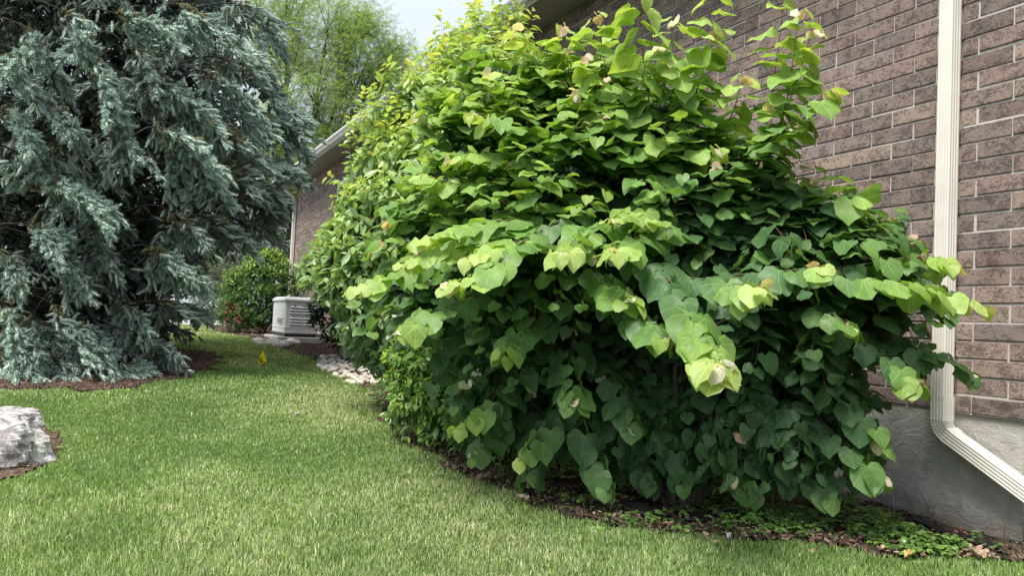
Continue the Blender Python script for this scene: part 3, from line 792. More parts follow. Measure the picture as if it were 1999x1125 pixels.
# ------------------------------------------------------------------ redbud
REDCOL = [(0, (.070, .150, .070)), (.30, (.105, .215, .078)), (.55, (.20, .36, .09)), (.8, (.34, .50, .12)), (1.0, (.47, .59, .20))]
TIPCOL = [(.66, .58, .46), (.62, .46, .36), (.66, .62, .40), (.72, .66, .58)]
Leaf = Leaves(); Stem = Buf(); Limb = Buf()
rr = np.random.default_rng(77)
UP = np.array([0, 0, 1.0])
SUNV = np.array(sd)
def grow(pts, size=.105, spacing=.055, bright=(.1, .8), droop=(.5, .5), start=.15, tip=True, nr=.0035, faceup=.5, cluster=0):
    """leafy redbud shoot along a smooth curve"""
    L = float(np.linalg.norm(np.diff(np.array(pts), axis=0), axis=1).sum()); n = max(6, int(L/.04)); C = bez(pts, n)
    Stem.tube(C[::2] if n > 12 else C, np.linspace(nr, .0012, len(C[::2] if n > 12 else C)), 4, (.11, .075, .05))
    m_ = max(3, int(L*(1-start)/spacing)); side = 1
    for i in range(m_+1):
        t = start+(1-start)*i/m_; x = t*(n-1); j = min(int(x), n-2); p = C[j]*(1-x+j)+C[j+1]*(x-j)
        tg = unit(C[min(j+1, n-1)]-C[max(j-1, 0)]); 
        hz = np.cross(tg, UP); hz = unit(hz) if np.linalg.norm(hz) > .15 else unit(rr.normal(0, 1, 3)*[1, 1, .2])
        side = -side; out = unit(hz*side*(.9+.2*rr.normal()) + tg*.75 + rr.normal(0, .22, 3))
        out[2] *= .5; out = unit(out)
        pet = .030+.03*rr.random(); dr = droop[0]+(droop[1]-droop[0])*t+.24*rr.normal()
        pe = p+out*pet - UP*pet*.25
        f = unit(out*math.cos(dr)-UP*math.sin(dr))
        hor = unit(np.array([out[0], out[1], 0.0])+1e-6)
        nrm = unit(UP*math.cos(dr)+hor*math.sin(dr)+rr.normal(0, .24, 3)-np.array([DIR[0], DIR[1], 0])*.22)
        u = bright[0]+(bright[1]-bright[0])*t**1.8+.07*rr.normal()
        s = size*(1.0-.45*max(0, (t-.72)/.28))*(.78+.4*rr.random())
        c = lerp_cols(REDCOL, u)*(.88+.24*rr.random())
        if pe[0] > 4.2: continue
        Leaf.add(pe, f, nrm, s, c); Stem.tube([p, pe+f*.002], .0011, 3, (.16, .16, .06))
    if tip:
        for q in range(2):
            f = unit(C[-1]-C[-3]+rr.normal(0, .5, 3)-UP*.7); c = np.array(TIPCOL[rr.integers(0, 4)])
            Leaf.add(C[-1]+f*.01, f, unit(rr.normal(0, 1, 3)+UP*.6-np.array([DIR[0], DIR[1], 0])*.6), size*(.30+.25*rr.random()), c)
def A(*pts): return [at(*p) for p in pts]
trunk_p = on_g(1330, 985); trunk_p[2] -= .03
# blobs: px, py, Z, radius, brightness of its shoot tips (crown's light and shade set by colour), count
BLOBS = [
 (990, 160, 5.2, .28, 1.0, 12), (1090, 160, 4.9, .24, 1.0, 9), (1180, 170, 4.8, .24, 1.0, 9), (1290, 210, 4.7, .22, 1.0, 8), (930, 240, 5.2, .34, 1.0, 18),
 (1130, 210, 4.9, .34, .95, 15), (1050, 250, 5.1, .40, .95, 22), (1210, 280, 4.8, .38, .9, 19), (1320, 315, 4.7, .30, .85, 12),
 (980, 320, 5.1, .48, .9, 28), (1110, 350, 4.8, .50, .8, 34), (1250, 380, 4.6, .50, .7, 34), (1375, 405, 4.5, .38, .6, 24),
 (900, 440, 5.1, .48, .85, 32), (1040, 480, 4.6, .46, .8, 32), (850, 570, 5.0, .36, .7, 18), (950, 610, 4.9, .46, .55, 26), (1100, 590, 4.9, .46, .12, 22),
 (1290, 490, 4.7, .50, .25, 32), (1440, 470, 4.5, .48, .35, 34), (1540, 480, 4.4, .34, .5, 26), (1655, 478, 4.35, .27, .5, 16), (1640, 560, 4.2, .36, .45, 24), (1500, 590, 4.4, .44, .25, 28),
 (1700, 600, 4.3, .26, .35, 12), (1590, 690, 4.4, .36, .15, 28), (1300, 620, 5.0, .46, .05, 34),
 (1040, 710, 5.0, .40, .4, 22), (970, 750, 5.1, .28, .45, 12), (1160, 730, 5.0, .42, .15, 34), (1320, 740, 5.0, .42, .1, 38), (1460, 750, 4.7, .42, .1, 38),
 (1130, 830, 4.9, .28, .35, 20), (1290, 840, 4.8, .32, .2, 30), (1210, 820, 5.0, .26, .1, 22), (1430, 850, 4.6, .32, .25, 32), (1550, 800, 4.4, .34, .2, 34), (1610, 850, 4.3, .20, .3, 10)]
BC = [(at(b[0], b[1], b[2]), b[3]) for b in BLOBS]
def inside_blobs(p, skip, sh=.72):
    for k, (c, r) in enumerate(BC):
        if k != skip and np.linalg.norm(p-c) < r*sh: return True
    return False
for k, b in enumerate(BLOBS):
    c, r = BC[k]
    # limb from the trunk base to the blob
    mid = trunk_p*.55+c*.45; mid[2] = max(trunk_p[2]+.35, mid[2]); mid[:2] = trunk_p[:2]*.62+c[:2]*.38
    cur = bez([trunk_p+rr.normal(0, .05, 3)*[1, 1, 0], mid+rr.normal(0, .06, 3), c], 14)
    cur[:, 0] = np.minimum(cur[:, 0], 4.15)
    Limb.tube(cur, np.linspace(.022+.012*r, .006, 14), 6, (1, 1, 1))
    low = c[2] < 1.35
    made = 0; tr = 0
    while made < b[5] and tr < b[5]*6:
        tr += 1
        w = unit(rr.normal(0, 1, 3))
        if w@DIR > .35 and rr.random() < .75: continue       # few shoots on the far side
        s = c+w*r*.30; e = c+w*r*(.95+.15*rr.random())
        if inside_blobs(e, k): continue
        h = (e[2]-1.35)/2.2                                    # upper shoots rise, lower ones hang
        hor = np.array([w[0], w[1], 0.0])
        if h > .25: e2 = e+UP*.12*rr.random(); midp = (s+e)/2+UP*.03; dr = (.15, .50)
        elif h > -.15: e2 = e+hor*.10-UP*.06; midp = (s+e)/2+UP*.10; dr = (.12, .50)
        else: e2 = e+hor*.05-UP*.10; midp = (s+e)/2+hor*.05+UP*.05; dr = (.70, 1.05)
        g = gz(e2[0], e2[1])+.20
        if e2[2] < g: e2[2] = g+.08*rr.random()
        if e2[0] > 4.12: e2[0] = 4.12; 
        if midp[0] > 4.15: continue
        made += 1
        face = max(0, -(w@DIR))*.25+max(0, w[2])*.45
        br = b[4]*(.45+.75*face+.25*rr.random())  # sunlight put into leaf colour: upward and outward shoots lighter, low ones darker
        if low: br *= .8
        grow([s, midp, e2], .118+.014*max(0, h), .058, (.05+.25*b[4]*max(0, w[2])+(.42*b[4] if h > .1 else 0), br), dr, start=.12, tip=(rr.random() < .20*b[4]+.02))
# older leaves deeper inside the crown
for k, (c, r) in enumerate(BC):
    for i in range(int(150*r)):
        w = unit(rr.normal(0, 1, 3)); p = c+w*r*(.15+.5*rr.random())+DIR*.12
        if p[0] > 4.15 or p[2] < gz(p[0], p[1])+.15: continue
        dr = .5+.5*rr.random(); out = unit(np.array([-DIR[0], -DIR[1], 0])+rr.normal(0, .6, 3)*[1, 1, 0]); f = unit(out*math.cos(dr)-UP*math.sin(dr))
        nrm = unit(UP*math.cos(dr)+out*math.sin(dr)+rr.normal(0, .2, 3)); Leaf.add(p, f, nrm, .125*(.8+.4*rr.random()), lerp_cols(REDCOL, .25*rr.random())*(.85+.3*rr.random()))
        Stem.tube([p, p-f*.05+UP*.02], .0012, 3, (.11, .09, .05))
# individual shoots that stand out in the photograph
SH = [
 (A((1480, 560, 4.3), (1640, 545, 3.9), (1760, 555, 3.75), (1905, 592, 3.65)), .115, (.35, 1.0), (.6, .9)),
 (A((1560, 540, 4.2), (1660, 520, 3.9), (1800, 500, 3.8), (1850, 512, 3.75)), .10, (.3, .95), (.6, .8)),
 (A((1600, 620, 4.2), (1700, 680, 3.9), (1760, 720, 3.8), (1785, 745, 3.75)), .112, (.2, .85), (.8, 1.0)),
 (A((1690, 640, 4.3), (1790, 680, 4.1), (1850, 700, 4.0), (1893, 735, 3.95)), .112, (.0, .35), (.7, .7)),
 (A((1200, 480, 4.4), (1300, 540, 3.8), (1370, 640, 3.4), (1402, 725, 3.2)), .130, (.1, 1.0), (.8, .75)),
 (A((1330, 620, 3.8), (1380, 670, 3.4), (1400, 715, 3.15)), .125, (.5, .95), (.7, .8)),
 (A((1250, 540, 4.2), (1380, 545, 3.7), (1440, 555, 3.5), (1492, 560, 3.35)), .118, (.2, 1.0), (.65, .8)),
 (A((1400, 540, 4.0), (1520, 530, 3.7), (1600, 520, 3.6)), .112, (.2, .95), (.55, .7)),
 (A((1150, 520, 4.3), (1200, 560, 3.9), (1228, 585, 3.75)), .11, (.3, .9), (.7, .8)),
 (A((1180, 590, 4.2), (1260, 620, 3.8), (1305, 655, 3.6)), .12, (.1, .7), (.8, 1.0)),
 (A((1250, 420, 4.4), (1150, 450, 4.0), (1090, 495, 3.7)), .115, (.4, 1.0), (.6, .9)),
 (A((1290, 450, 4.3), (1230, 470, 3.9), (1190, 490, 3.7)), .112, (.4, 1.0), (.6, .9)),
 (A((1300, 400, 4.4), (1250, 410, 4.1), (1200, 425, 3.9)), .10, (.5, 1.0), (.5, .7)),
 (A((1150, 400, 4.4), (1040, 460, 4.0), (960, 520, 3.8), (880, 555, 3.8)), .108, (.4, 1.0), (.6, .8)),
 (A((1100, 420, 4.5), (960, 470, 4.2), (860, 490, 4.1), (800, 510, 4.1)), .10, (.5, 1.0), (.55, .7)),
 (A((1000, 460, 4.7), (860, 500, 4.4), (760, 540, 4.3), (690, 560, 4.2)), .108, (.4, 1.0), (.5, .9)),
 (A((960, 570, 4.5), (870, 600, 4.2), (820, 620, 4.1), (790, 640, 4.05)), .108, (.3, 1.0), (.6, 1.0)),
 (A((1060, 620, 4.5), (1010, 660, 4.2), (985, 690, 4.1)), .11, (.2, .85), (.8, 1.0)),
 (A((1290, 330, 4.6), (1260, 150, 4.3), (1245, -40, 4.1)), .135, (.5, .95), (.45, .8)),
 (A((1330, 300, 4.6), (1370, 130, 4.3), (1395, -20, 4.2)), .125, (.5, .95), (.45, .8)),
 (A((1350, 380, 4.5), (1330, 200, 4.3), (1300, 120, 4.2)), .12, (.4, .95), (.5, .8)),
 (A((1480, 330, 4.5), (1510, 160, 4.3), (1535, -30, 4.15)), .120, (.5, .95), (.45, .8)),
 (A((1470, 340, 4.4), (1540, 200, 4.2), (1585, 60, 4.1)), .112, (.5, .95), (.5, .8)),
 (A((1400, 400, 4.5), (1500, 280, 4.1), (1580, 210, 3.95), (1625, 180, 3.9)), .108, (.3, 1.0), (.35, .6)),
 (A((1420, 380, 4.4), (1500, 300, 4.1), (1560, 245, 4.0)), .112, (.3, .9), (.4, .6)),
 (A((1120, 260, 4.9), (1110, 140, 4.7), (1100, 50, 4.6)), .112, (.5, 1.0), (.5, .8)),
 (A((1080, 300, 4.9), (1020, 200, 4.7), (960, 140, 4.6)), .108, (.5, 1.0), (.4, .6)),
 (A((1200, 300, 4.7), (1170, 180, 4.4), (1150, 120, 4.3)), .115, (.5, 1.0), (.4, .6)),
 (A((1050, 330, 4.9), (960, 300, 4.6), (880, 310, 4.5)), .108, (.5, 1.0), (.4, .7)),
 (A((1060, 280, 4.8), (990, 240, 4.5), (930, 220, 4.5)), .108, (.5, 1.0), (.4, .7)),
 (A((1020, 360, 4.9), (900, 360, 4.6), (830, 340, 4.6)), .105, (.4, 1.0), (.4, .7)),
 (A((1150, 330, 4.6), (1230, 300, 4.3), (1300, 270, 4.2)), .112, (.4, .95), (.4, .6)),
 (A((1200, 360, 4.6), (1320, 310, 4.3), (1400, 290, 4.2)), .112, (.4, .95), (.4, .6)),
 (A((1120, 760, 4.6), (1150, 850, 4.4), (1165, 900, 4.35), (1182, 950, 4.3)), .125, (.15, .5), (1.0, 1.2)),
 (A((1110, 790, 4.6), (1060, 840, 4.4), (1015, 895, 4.3)), .115, (.2, .85), (.9, 1.1)),
 (A((1010, 720, 4.8), (950, 790, 4.6), (895, 835, 4.5)), .108, (.3, .85), (.8, 1.0)),
 (A((1600, 740, 4.2), (1670, 800, 4.0), (1715, 860, 3.95)), .125, (.15, .6), (.9, 1.0)),
 (A((1580, 800, 4.2), (1650, 870, 4.0), (1722, 935, 3.9)), .12, (.1, .55), (.9, 1.1)),
 (A((1540, 860, 4.3), (1590, 930, 4.2), (1620, 965, 4.15)), .12, (.05, .4), (1.0, 1.2)),
 (A((1400, 850, 4.5), (1440, 910, 4.35), (1470, 960, 4.3)), .12, (.1, .45), (1.0, 1.2)),
 (A((1300, 820, 4.6), (1330, 890, 4.4), (1325, 935, 4.35)), .115, (.1, .4), (1.0, 1.2)),
 (A((1190, 720, 4.5), (1220, 780, 4.3), (1235, 830, 4.25)), .12, (.1, .45), (1.0, 1.2)),
 (A((1120, 660, 4.5), (1110, 730, 4.3), (1120, 780, 4.2)), .12, (.1, .55), (1.0, 1.2)),
 (A((1560, 600, 4.2), (1620, 610, 3.9), (1660, 640, 3.8)), .112, (.2, .85), (.7, .9)),
 (A((1560, 440, 4.3), (1640, 400, 4.1), (1680, 390, 4.0)), .115, (.2, .75), (.6, .8)),
 (A((1640, 470, 4.2), (1730, 450, 4.05), (1790, 470, 4.0)), .108, (.1, .55), (.5, .7)),
 (A((1200, 260, 4.7), (1180, 120, 4.6), (1165, 30, 4.5)), .118, (.6, 1.0), (.4, .7)),
 (A((1280, 260, 4.6), (1300, 140, 4.5), (1315, 40, 4.4)), .118, (.6, 1.0), (.4, .7)),
 (A((1240, 280, 4.6), (1260, 180, 4.4), (1290, 90, 4.3)), .122, (.6, 1.0), (.4, .7)),
 (A((1130, 230, 4.9), (1050, 130, 4.8), (1010, 60, 4.7)), .112, (.6, 1.0), (.4, .7)),
 (A((1370, 300, 4.5), (1360, 180, 4.3), (1400, 60, 4.2)), .122, (.6, 1.0), (.4, .7)),
 (A((1380, 330, 4.4), (1430, 220, 4.3), (1450, 150, 4.2)), .112, (.5, .95), (.4, .7)),
 (A((1490, 330, 4.4), (1520, 260, 4.2), (1545, 140, 4.1), (1560, 20, 4.05)), .122, (.5, .95), (.4, .7)),
 (A((1480, 400, 4.4), (1490, 320, 4.2), (1510, 210, 4.15)), .120, (.3, .8), (.4, .7)),
 (A((1060, 430, 4.6), (980, 430, 4.2), (890, 450, 4.1), (820, 470, 4.1)), .110, (.5, 1.0), (.2, .6)),
 (A((1100, 480, 4.5), (1010, 470, 4.0), (930, 500, 3.9)), .112, (.6, 1.0), (.3, .7)),
 (A((1350, 480, 4.4), (1300, 440, 4.1), (1260, 430, 4.0)), .11, (.4, .95), (.3, .7)),
 (A((1010, 800, 4.9), (960, 850, 4.75), (925, 885, 4.7)), .11, (.2, .6), (.8, 1.0)),
 (A((1060, 820, 4.8), (1040, 890, 4.6), (1035, 930, 4.55)), .115, (.1, .5), (.9, 1.1)),
 (A((1240, 820, 4.7), (1260, 900, 4.5), (1270, 940, 4.45)), .12, (.05, .3), (.9, 1.1)),
 (A((1480, 830, 4.4), (1520, 900, 4.3), (1540, 945, 4.25)), .12, (.05, .35), (.9, 1.1)),
]
for pts, size, brt, dr in SH:
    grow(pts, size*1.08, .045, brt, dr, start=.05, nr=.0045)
redbud = thing("redbud_tree", "large redbud with big heart-shaped leaves spreading in front of the brick wall", "tree", trunk_p)
Limb.obj("trunk", M['bark'], redbud); Stem.obj("twigs", M['stem'], redbud)
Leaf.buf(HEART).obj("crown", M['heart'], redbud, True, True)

# ------------------------------------------------------------------ small-leaved shrubs (opposite oval leaves along arching shoots)
def shrub(name, label, cat, base, blobs, cols, size, spacing, temps, seed, mat='oval', droop=.45, group=None, clip=None, length=1.0, extra=(), bark='bark', rosette=False, stem_r=.003, whorl=2, jit=.3, outline=None):
    r = np.random.default_rng(seed); lv = Leaves(); st = Buf(); lb = Buf()
    base = np.array(base)
    def shoot(pts, br, ln=1.0):
        L = float(np.linalg.norm(np.diff(np.array(pts), axis=0), axis=1).sum()); n = max(5, int(L/.05)); C = bez(pts, n)
        st.tube(C, np.linspace(stem_r, .0010, n), 3, (.10, .08, .05))
        m_ = max(2, int(L/spacing)); ph = r.random()*3
        for i in range(m_+1):
            t = i/m_; x = t*(n-1); j = min(int(x), n-2); p = C[j]*(1-x+j)+C[j+1]*(x-j); tg = unit(C[j+1]-C[j])
            a0 = unit(np.cross(tg, UP+np.array([.01, 0, 0]))); a1 = np.cross(tg, a0); th = ph+i*(math.pi/2 if rosette else .5)
            cnt = whorl if i < m_ or not rosette else 5
            for q in range(cnt):
                tt = th+q*2*math.pi/cnt; o = a0*math.cos(tt)+a1*math.sin(tt)
                f = unit(o+tg*(.55 if not (rosette and i >= m_-1) else .9)+r.normal(0, jit*.5, 3)-UP*droop*(1 if t < .9 else .2))
                nrm = unit(UP*1.0+r.normal(0, jit, 3)+tg*.3)
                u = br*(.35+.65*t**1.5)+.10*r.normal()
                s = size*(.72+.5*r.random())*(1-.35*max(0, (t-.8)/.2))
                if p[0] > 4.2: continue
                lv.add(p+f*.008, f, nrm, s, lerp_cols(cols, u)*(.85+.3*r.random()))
    for (c, rad, br, cnt) in blobs:
        cur = bez([base+r.normal(0, .04, 3)*[1, 1, 0], base*.5+np.array(c)*.5+[0, 0, -.1], c], 10); lb.tube(cur, np.linspace(.016, .005, 10), 5)
        k = 0; tr = 0
        while k < cnt and tr < cnt*5:
            tr += 1; w = unit(r.normal(0, 1, 3))
            if w@DIR > .3 and r.random() < .7: continue
            s = np.array(c)+w*rad*.35; e = np.array(c)+w*rad*(.9+.2*r.random())+UP*.08*rad*(1 if w[2] > 0 else -1)
            if any(np.linalg.norm(e-np.array(c2)) < r2*.7 for (c2, r2, _, _) in blobs if c2 is not c): continue
            if e[2] < gz(e[0], e[1])+.06 or e[0] > 4.15: continue
            k += 1
            mid = (s+e)/2+UP*.05; shoot([s, mid, e], br*(.45+.5*max(0, w[2])+.35*r.random()+.2*max(0, -(w@DIR))))  # upward and forward shoots get lighter leaves, light painted into their colour
    for pts, br in extra: shoot(pts, br)
    t = thing(name, label, cat, base, group)
    if lb.V: lb.obj("stems", M[bark], t)
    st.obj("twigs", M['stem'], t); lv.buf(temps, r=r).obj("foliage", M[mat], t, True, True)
    return t
def Bl(*rows): return [(at(a, b, Z), r, br, n) for (a, b, Z, r, br, n) in rows]
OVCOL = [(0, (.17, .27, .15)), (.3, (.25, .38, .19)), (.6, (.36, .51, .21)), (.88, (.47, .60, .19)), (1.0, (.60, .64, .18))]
ex = []
re_ = np.random.default_rng(4)
for i in range(34):
    px = 690+i*12.5+re_.normal(0, 8); top = np.interp(px, [690, 740, 800, 850, 900, 960, 1000, 1050, 1110], [170, 120, 90, 25, -20, -70, -60, 20, 60])+re_.random()*120
    Z = 7.6+re_.normal(0, .35); hgt = 150+100*re_.random()
    ex.append((A((px-10+re_.normal(0, 10), top+hgt+60, Z+.1), (px, top+hgt*.5, Z), (px+re_.normal(0, 9), top, Z-.05)), 1.0))
for i in range(16):
    px = 638+re_.random()*80; py = 330+re_.random()*170
    ex.append((A((px+90, py+60, 7.4), (px+45, py+10, 7.2), (px, py+5+10*re_.normal(), 7.1)), .95))
sp = on_g(840, 735)
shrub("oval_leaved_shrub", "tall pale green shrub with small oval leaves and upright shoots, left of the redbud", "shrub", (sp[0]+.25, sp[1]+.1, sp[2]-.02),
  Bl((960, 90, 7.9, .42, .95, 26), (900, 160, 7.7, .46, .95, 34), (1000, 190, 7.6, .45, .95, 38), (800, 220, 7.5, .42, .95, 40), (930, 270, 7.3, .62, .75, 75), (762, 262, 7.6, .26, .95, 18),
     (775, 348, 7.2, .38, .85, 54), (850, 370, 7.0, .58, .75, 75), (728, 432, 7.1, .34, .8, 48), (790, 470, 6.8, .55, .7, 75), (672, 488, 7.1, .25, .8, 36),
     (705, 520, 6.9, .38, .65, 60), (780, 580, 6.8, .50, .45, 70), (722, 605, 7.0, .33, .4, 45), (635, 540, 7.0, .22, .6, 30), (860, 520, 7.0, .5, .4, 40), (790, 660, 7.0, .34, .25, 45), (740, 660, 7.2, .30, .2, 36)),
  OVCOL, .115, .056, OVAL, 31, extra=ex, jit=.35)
hp = on_g(880, 850)
HYCOL = [(0, (.08, .18, .055)), (.4, (.14, .27, .07)), (.75, (.26, .43, .09)), (1.0, (.48, .60, .15))]
shrub("lance_leaved_shrub", "low bright green shrub with pointed leaves in rosettes at the left foot of the redbud", "shrub", (hp[0]+.15, hp[1]+.1, hp[2]-.02),
  Bl((850, 720, 5.9, .33, .8, 38), (800, 740, 6.0, .26, .8, 28), (830, 800, 5.8, .26, .8, 28), (900, 780, 5.7, .30, .6, 30), (870, 660, 6.0, .30, .6, 26), (920, 700, 5.8, .3, .4, 20), (880, 830, 5.65, .18, .6, 16), (950, 800, 5.5, .26, .35, 24), (990, 850, 5.4, .20, .3, 18), (930, 850, 5.5, .18, .4, 14), (1000, 780, 5.6, .26, .2, 20)),
  HYCOL, .085, .045, LANCE, 32, rosette=True, extra=[(A((840, 700, 6), (790, 715, 5.9), (752, 700, 5.85)), 1.0), (A((850, 740, 5.9), (790, 750, 5.8), (765, 735, 5.8)), 1.0), (A((850, 790, 5.8), (810, 800, 5.7), (782, 790, 5.7)), 1.0)])
dp = on_g(706, 705)
DKCOL = [(0, (.022, .060, .025)), (.6, (.04, .095, .035)), (1, (.08, .15, .045))]
shrub("dark_shrub", "small dark green shrub in front of the generator's right half", "shrub", dp,
  Bl((665, 600, 12.0, .34, .4, 50), (700, 620, 11.9, .36, .4, 50), (628, 612, 12.0, .21, .4, 30), (675, 650, 11.9, .26, .3, 30), (640, 650, 12.0, .18, .3, 18), (710, 560, 12.0, .36, .5, 40), (612, 622, 12, .10, .4, 8)),
  DKCOL, .085, .055, OVAL, 33)
gp = on_g(515, 652)
BUCOL = [(0, (.04, .105, .022)), (.5, (.07, .17, .03)), (.8, (.16, .30, .045)), (1.0, (.28, .42, .07))]
shrub("rounded_green_bush", "dense rounded green bush left of the white generator", "bush", (gp[0], gp[1], gp[2]-.02),
  Bl((515, 545, 17.2, .55, 1.0, 120), (470, 570, 17.2, .50, .9, 90), (560, 555, 17.2, .50, .9, 90), (510, 600, 17.1, .62, .5, 120), (465, 600, 17.1, .45, .5, 70), (560, 600, 17.2, .45, .4, 60), (530, 520, 17.3, .36, 1.0, 70), (495, 625, 17, .35, .3, 50)),
  BUCOL, .085, .07, LANCE, 34, jit=.5)
pk = on_g(452, 648)
pt = shrub("flowering_bush", "low bush with pink flower clusters at the left of the rounded green bush", "bush", pk,
  Bl((452, 605, 16.6, .30, .8, 60), (440, 622, 16.5, .24, .6, 40), (465, 625, 16.5, .24, .6, 40)), BUCOL, .05, .05, OVAL, 35)
fl = Leaves(); r3 = np.random.default_rng(9)
for i in range(22):
    c = at(438+r3.random()*32, 590+r3.random()*46, 16.25+.1*r3.random())
    for q in range(7):
        v = unit(r3.normal(0, 1, 3)); fl.add(c, v, unit(r3.normal(0, 1, 3)), .035, np.array([.50, .13, .18])*(.8+.5*r3.random()))
fl.buf([OVAL[0]], r=r3).obj("flowers", M['oval'], pt, True, True)

# ------------------------------------------------------------------ blue spruce
def shoot_template(seed, nn):
    r = np.random.default_rng(seed); V = []; F3 = []; C = []
    # core
    k = 4
    for i, (y, rad) in enumerate(((0, .10), (.55, .14), (1.0, .05))):
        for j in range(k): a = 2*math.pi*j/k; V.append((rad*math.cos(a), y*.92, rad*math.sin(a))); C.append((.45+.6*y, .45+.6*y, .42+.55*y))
    F4 = [[i*k+j, i*k+(j+1) % k, (i+1)*k+(j+1) % k, (i+1)*k+j] for i in range(2) for j in range(k)]
    for i in range(nn):
        t = (i+.5)/nn; a = i*2.4+r.normal(0, .3); y0 = t*.92; l = .34*(1-.25*t)*(.85+.3*r.random()); an = .95-.45*t
        o = np.array([math.cos(a), 0, math.sin(a)]); d = o*math.sin(an)+np.array([0, math.cos(an), 0]); sdw = np.cross(d, o); sdw = sdw/np.linalg.norm(sdw)
        b = np.array([0, y0, 0])+o*.05; w = .042
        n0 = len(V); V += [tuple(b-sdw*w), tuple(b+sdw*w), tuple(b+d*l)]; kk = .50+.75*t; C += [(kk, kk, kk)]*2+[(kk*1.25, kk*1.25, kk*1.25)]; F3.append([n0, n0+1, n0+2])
    return np.array(V), [np.array(F4), np.array(F3)], np.array(C)
ST = [shoot_template(i, 26) for i in range(3)]
ST_LO = [shoot_template(9+i, 14) for i in range(2)]
def spruce(name, label, base, height, seed, zmax, detail, prof, heroes=(), size=.092, zbase=.25, dz=.30, right_lim=None):
    r = np.random.default_rng(seed); base = np.array(base, float)
    tr = Buf(); n = 12; hh = np.linspace(0, height, n)
    tr.tube(np.stack([base[0]+.03*np.sin(hh), base[1]+0*hh, base[2]-.05+hh], -1), np.interp(hh, [0, .4, height], [.23, .17, .01])*height/12, 10)
    wood = Buf(); P = []; Fd = []; Sz = []; Cc = []
    def bough(C, L, s0, step, lmax, dens, fine, bright, hang0, hang1):
        m_ = len(C); wood.tube(C, np.linspace(.014*L/3+.006, .004, m_), 5); s = s0*L
        while s < L:
            u = s/L; x = u*(m_-1); j = min(int(x), m_-2); p = C[j]*(1-x+j)+C[j+1]*(x-j); tg = unit(C[j+1]-C[j]); s += step*(.75+.5*r.random())
            lat = unit(np.cross(tg, UP)); v0 = (u-s0)/(1-s0)
            env = min(1, .35+2.2*v0)*min(1, .30+1.6*(1-u))
            for sg in (-1, 1):
                if r.random() < .07: continue
                l2 = lmax*env*(.7+.5*r.random())
                fw = .45+.7*u
                dv = unit(lat*sg+tg*fw*np.array([1, 1, .55])+UP*(.02+.12*r.normal()))
                q = np.linspace(0, 1, 6); hang = hang0+(hang1-hang0)*r.random()**1.5
                c2 = p+dv*(l2*q)[:, None]-UP*(hang*l2*q**1.7)[:, None]
                c2[:, 2] = np.maximum(c2[:, 2], gz(c2[:, 0], c2[:, 1])+.03)
                wood.tube(c2[::2], [.0055, .004, .002], 3)
                ns = max(2, int(l2/fine))
                for e in range(ns+1):
                    v = min((e+.3*r.random())/ns, 1); y = v*5; jj = min(int(y), 4); pp = c2[jj]*(1-y+jj)+c2[jj+1]*(y-jj); t2 = unit(c2[jj+1]-c2[jj])
                    if r.random() > dens: continue
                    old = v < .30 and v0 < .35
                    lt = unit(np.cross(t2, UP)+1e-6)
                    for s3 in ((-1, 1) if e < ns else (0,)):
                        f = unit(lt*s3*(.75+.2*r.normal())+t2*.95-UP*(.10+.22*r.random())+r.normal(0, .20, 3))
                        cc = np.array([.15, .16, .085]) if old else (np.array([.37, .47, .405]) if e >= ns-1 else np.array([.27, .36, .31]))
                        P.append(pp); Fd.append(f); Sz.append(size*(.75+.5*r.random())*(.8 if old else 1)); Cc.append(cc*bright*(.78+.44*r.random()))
                    if r.random() < .30:
                        f = unit(t2+UP*.45+r.normal(0, .2, 3)); P.append(pp); Fd.append(f); Sz.append(size*.85); Cc.append(np.array([.37, .47, .405])*bright*(.8+.4*r.random()))
        # dead twigs near the trunk
        for i in range(int(14*L*s0)+4):
            u = .08+(s0)*r.random(); x = u*(m_-1); j = min(int(x), m_-2); p = C[j]*(1-x+j)+C[j+1]*(x-j); v = unit(np.cross(unit(C[j+1]-C[j]), UP)*(1 if r.random() < .5 else -1)+unit(C[j+1]-C[j])*.5+r.normal(0, .3, 3)-UP*.2); l = .15+.35*r.random()
            wood.tube([p, p+v*l*.5, p+v*l-UP*.05], [.004, .003, .0015], 3)
            for q in range(3): e = p+v*l*(.4+.2*q); wood.tube([e, e+unit(v+r.normal(0, .8, 3))*.12], [.002, .001], 3)
        # leading shoots along the ridge
        for i in range(int(L/.05)):
            u = s0+(1-s0)*r.random(); x = u*(m_-1); j = min(int(x), m_-2); p = C[j]*(1-x+j)+C[j+1]*(x-j); tg = unit(C[j+1]-C[j])
            f = unit(tg+UP*.3+r.normal(0, .35, 3)); P.append(p); Fd.append(f); Sz.append(size*(.9+.3*r.random())); Cc.append(np.array([.37, .47, .405])*bright*(.8+.4*r.random()))
    z = zbase
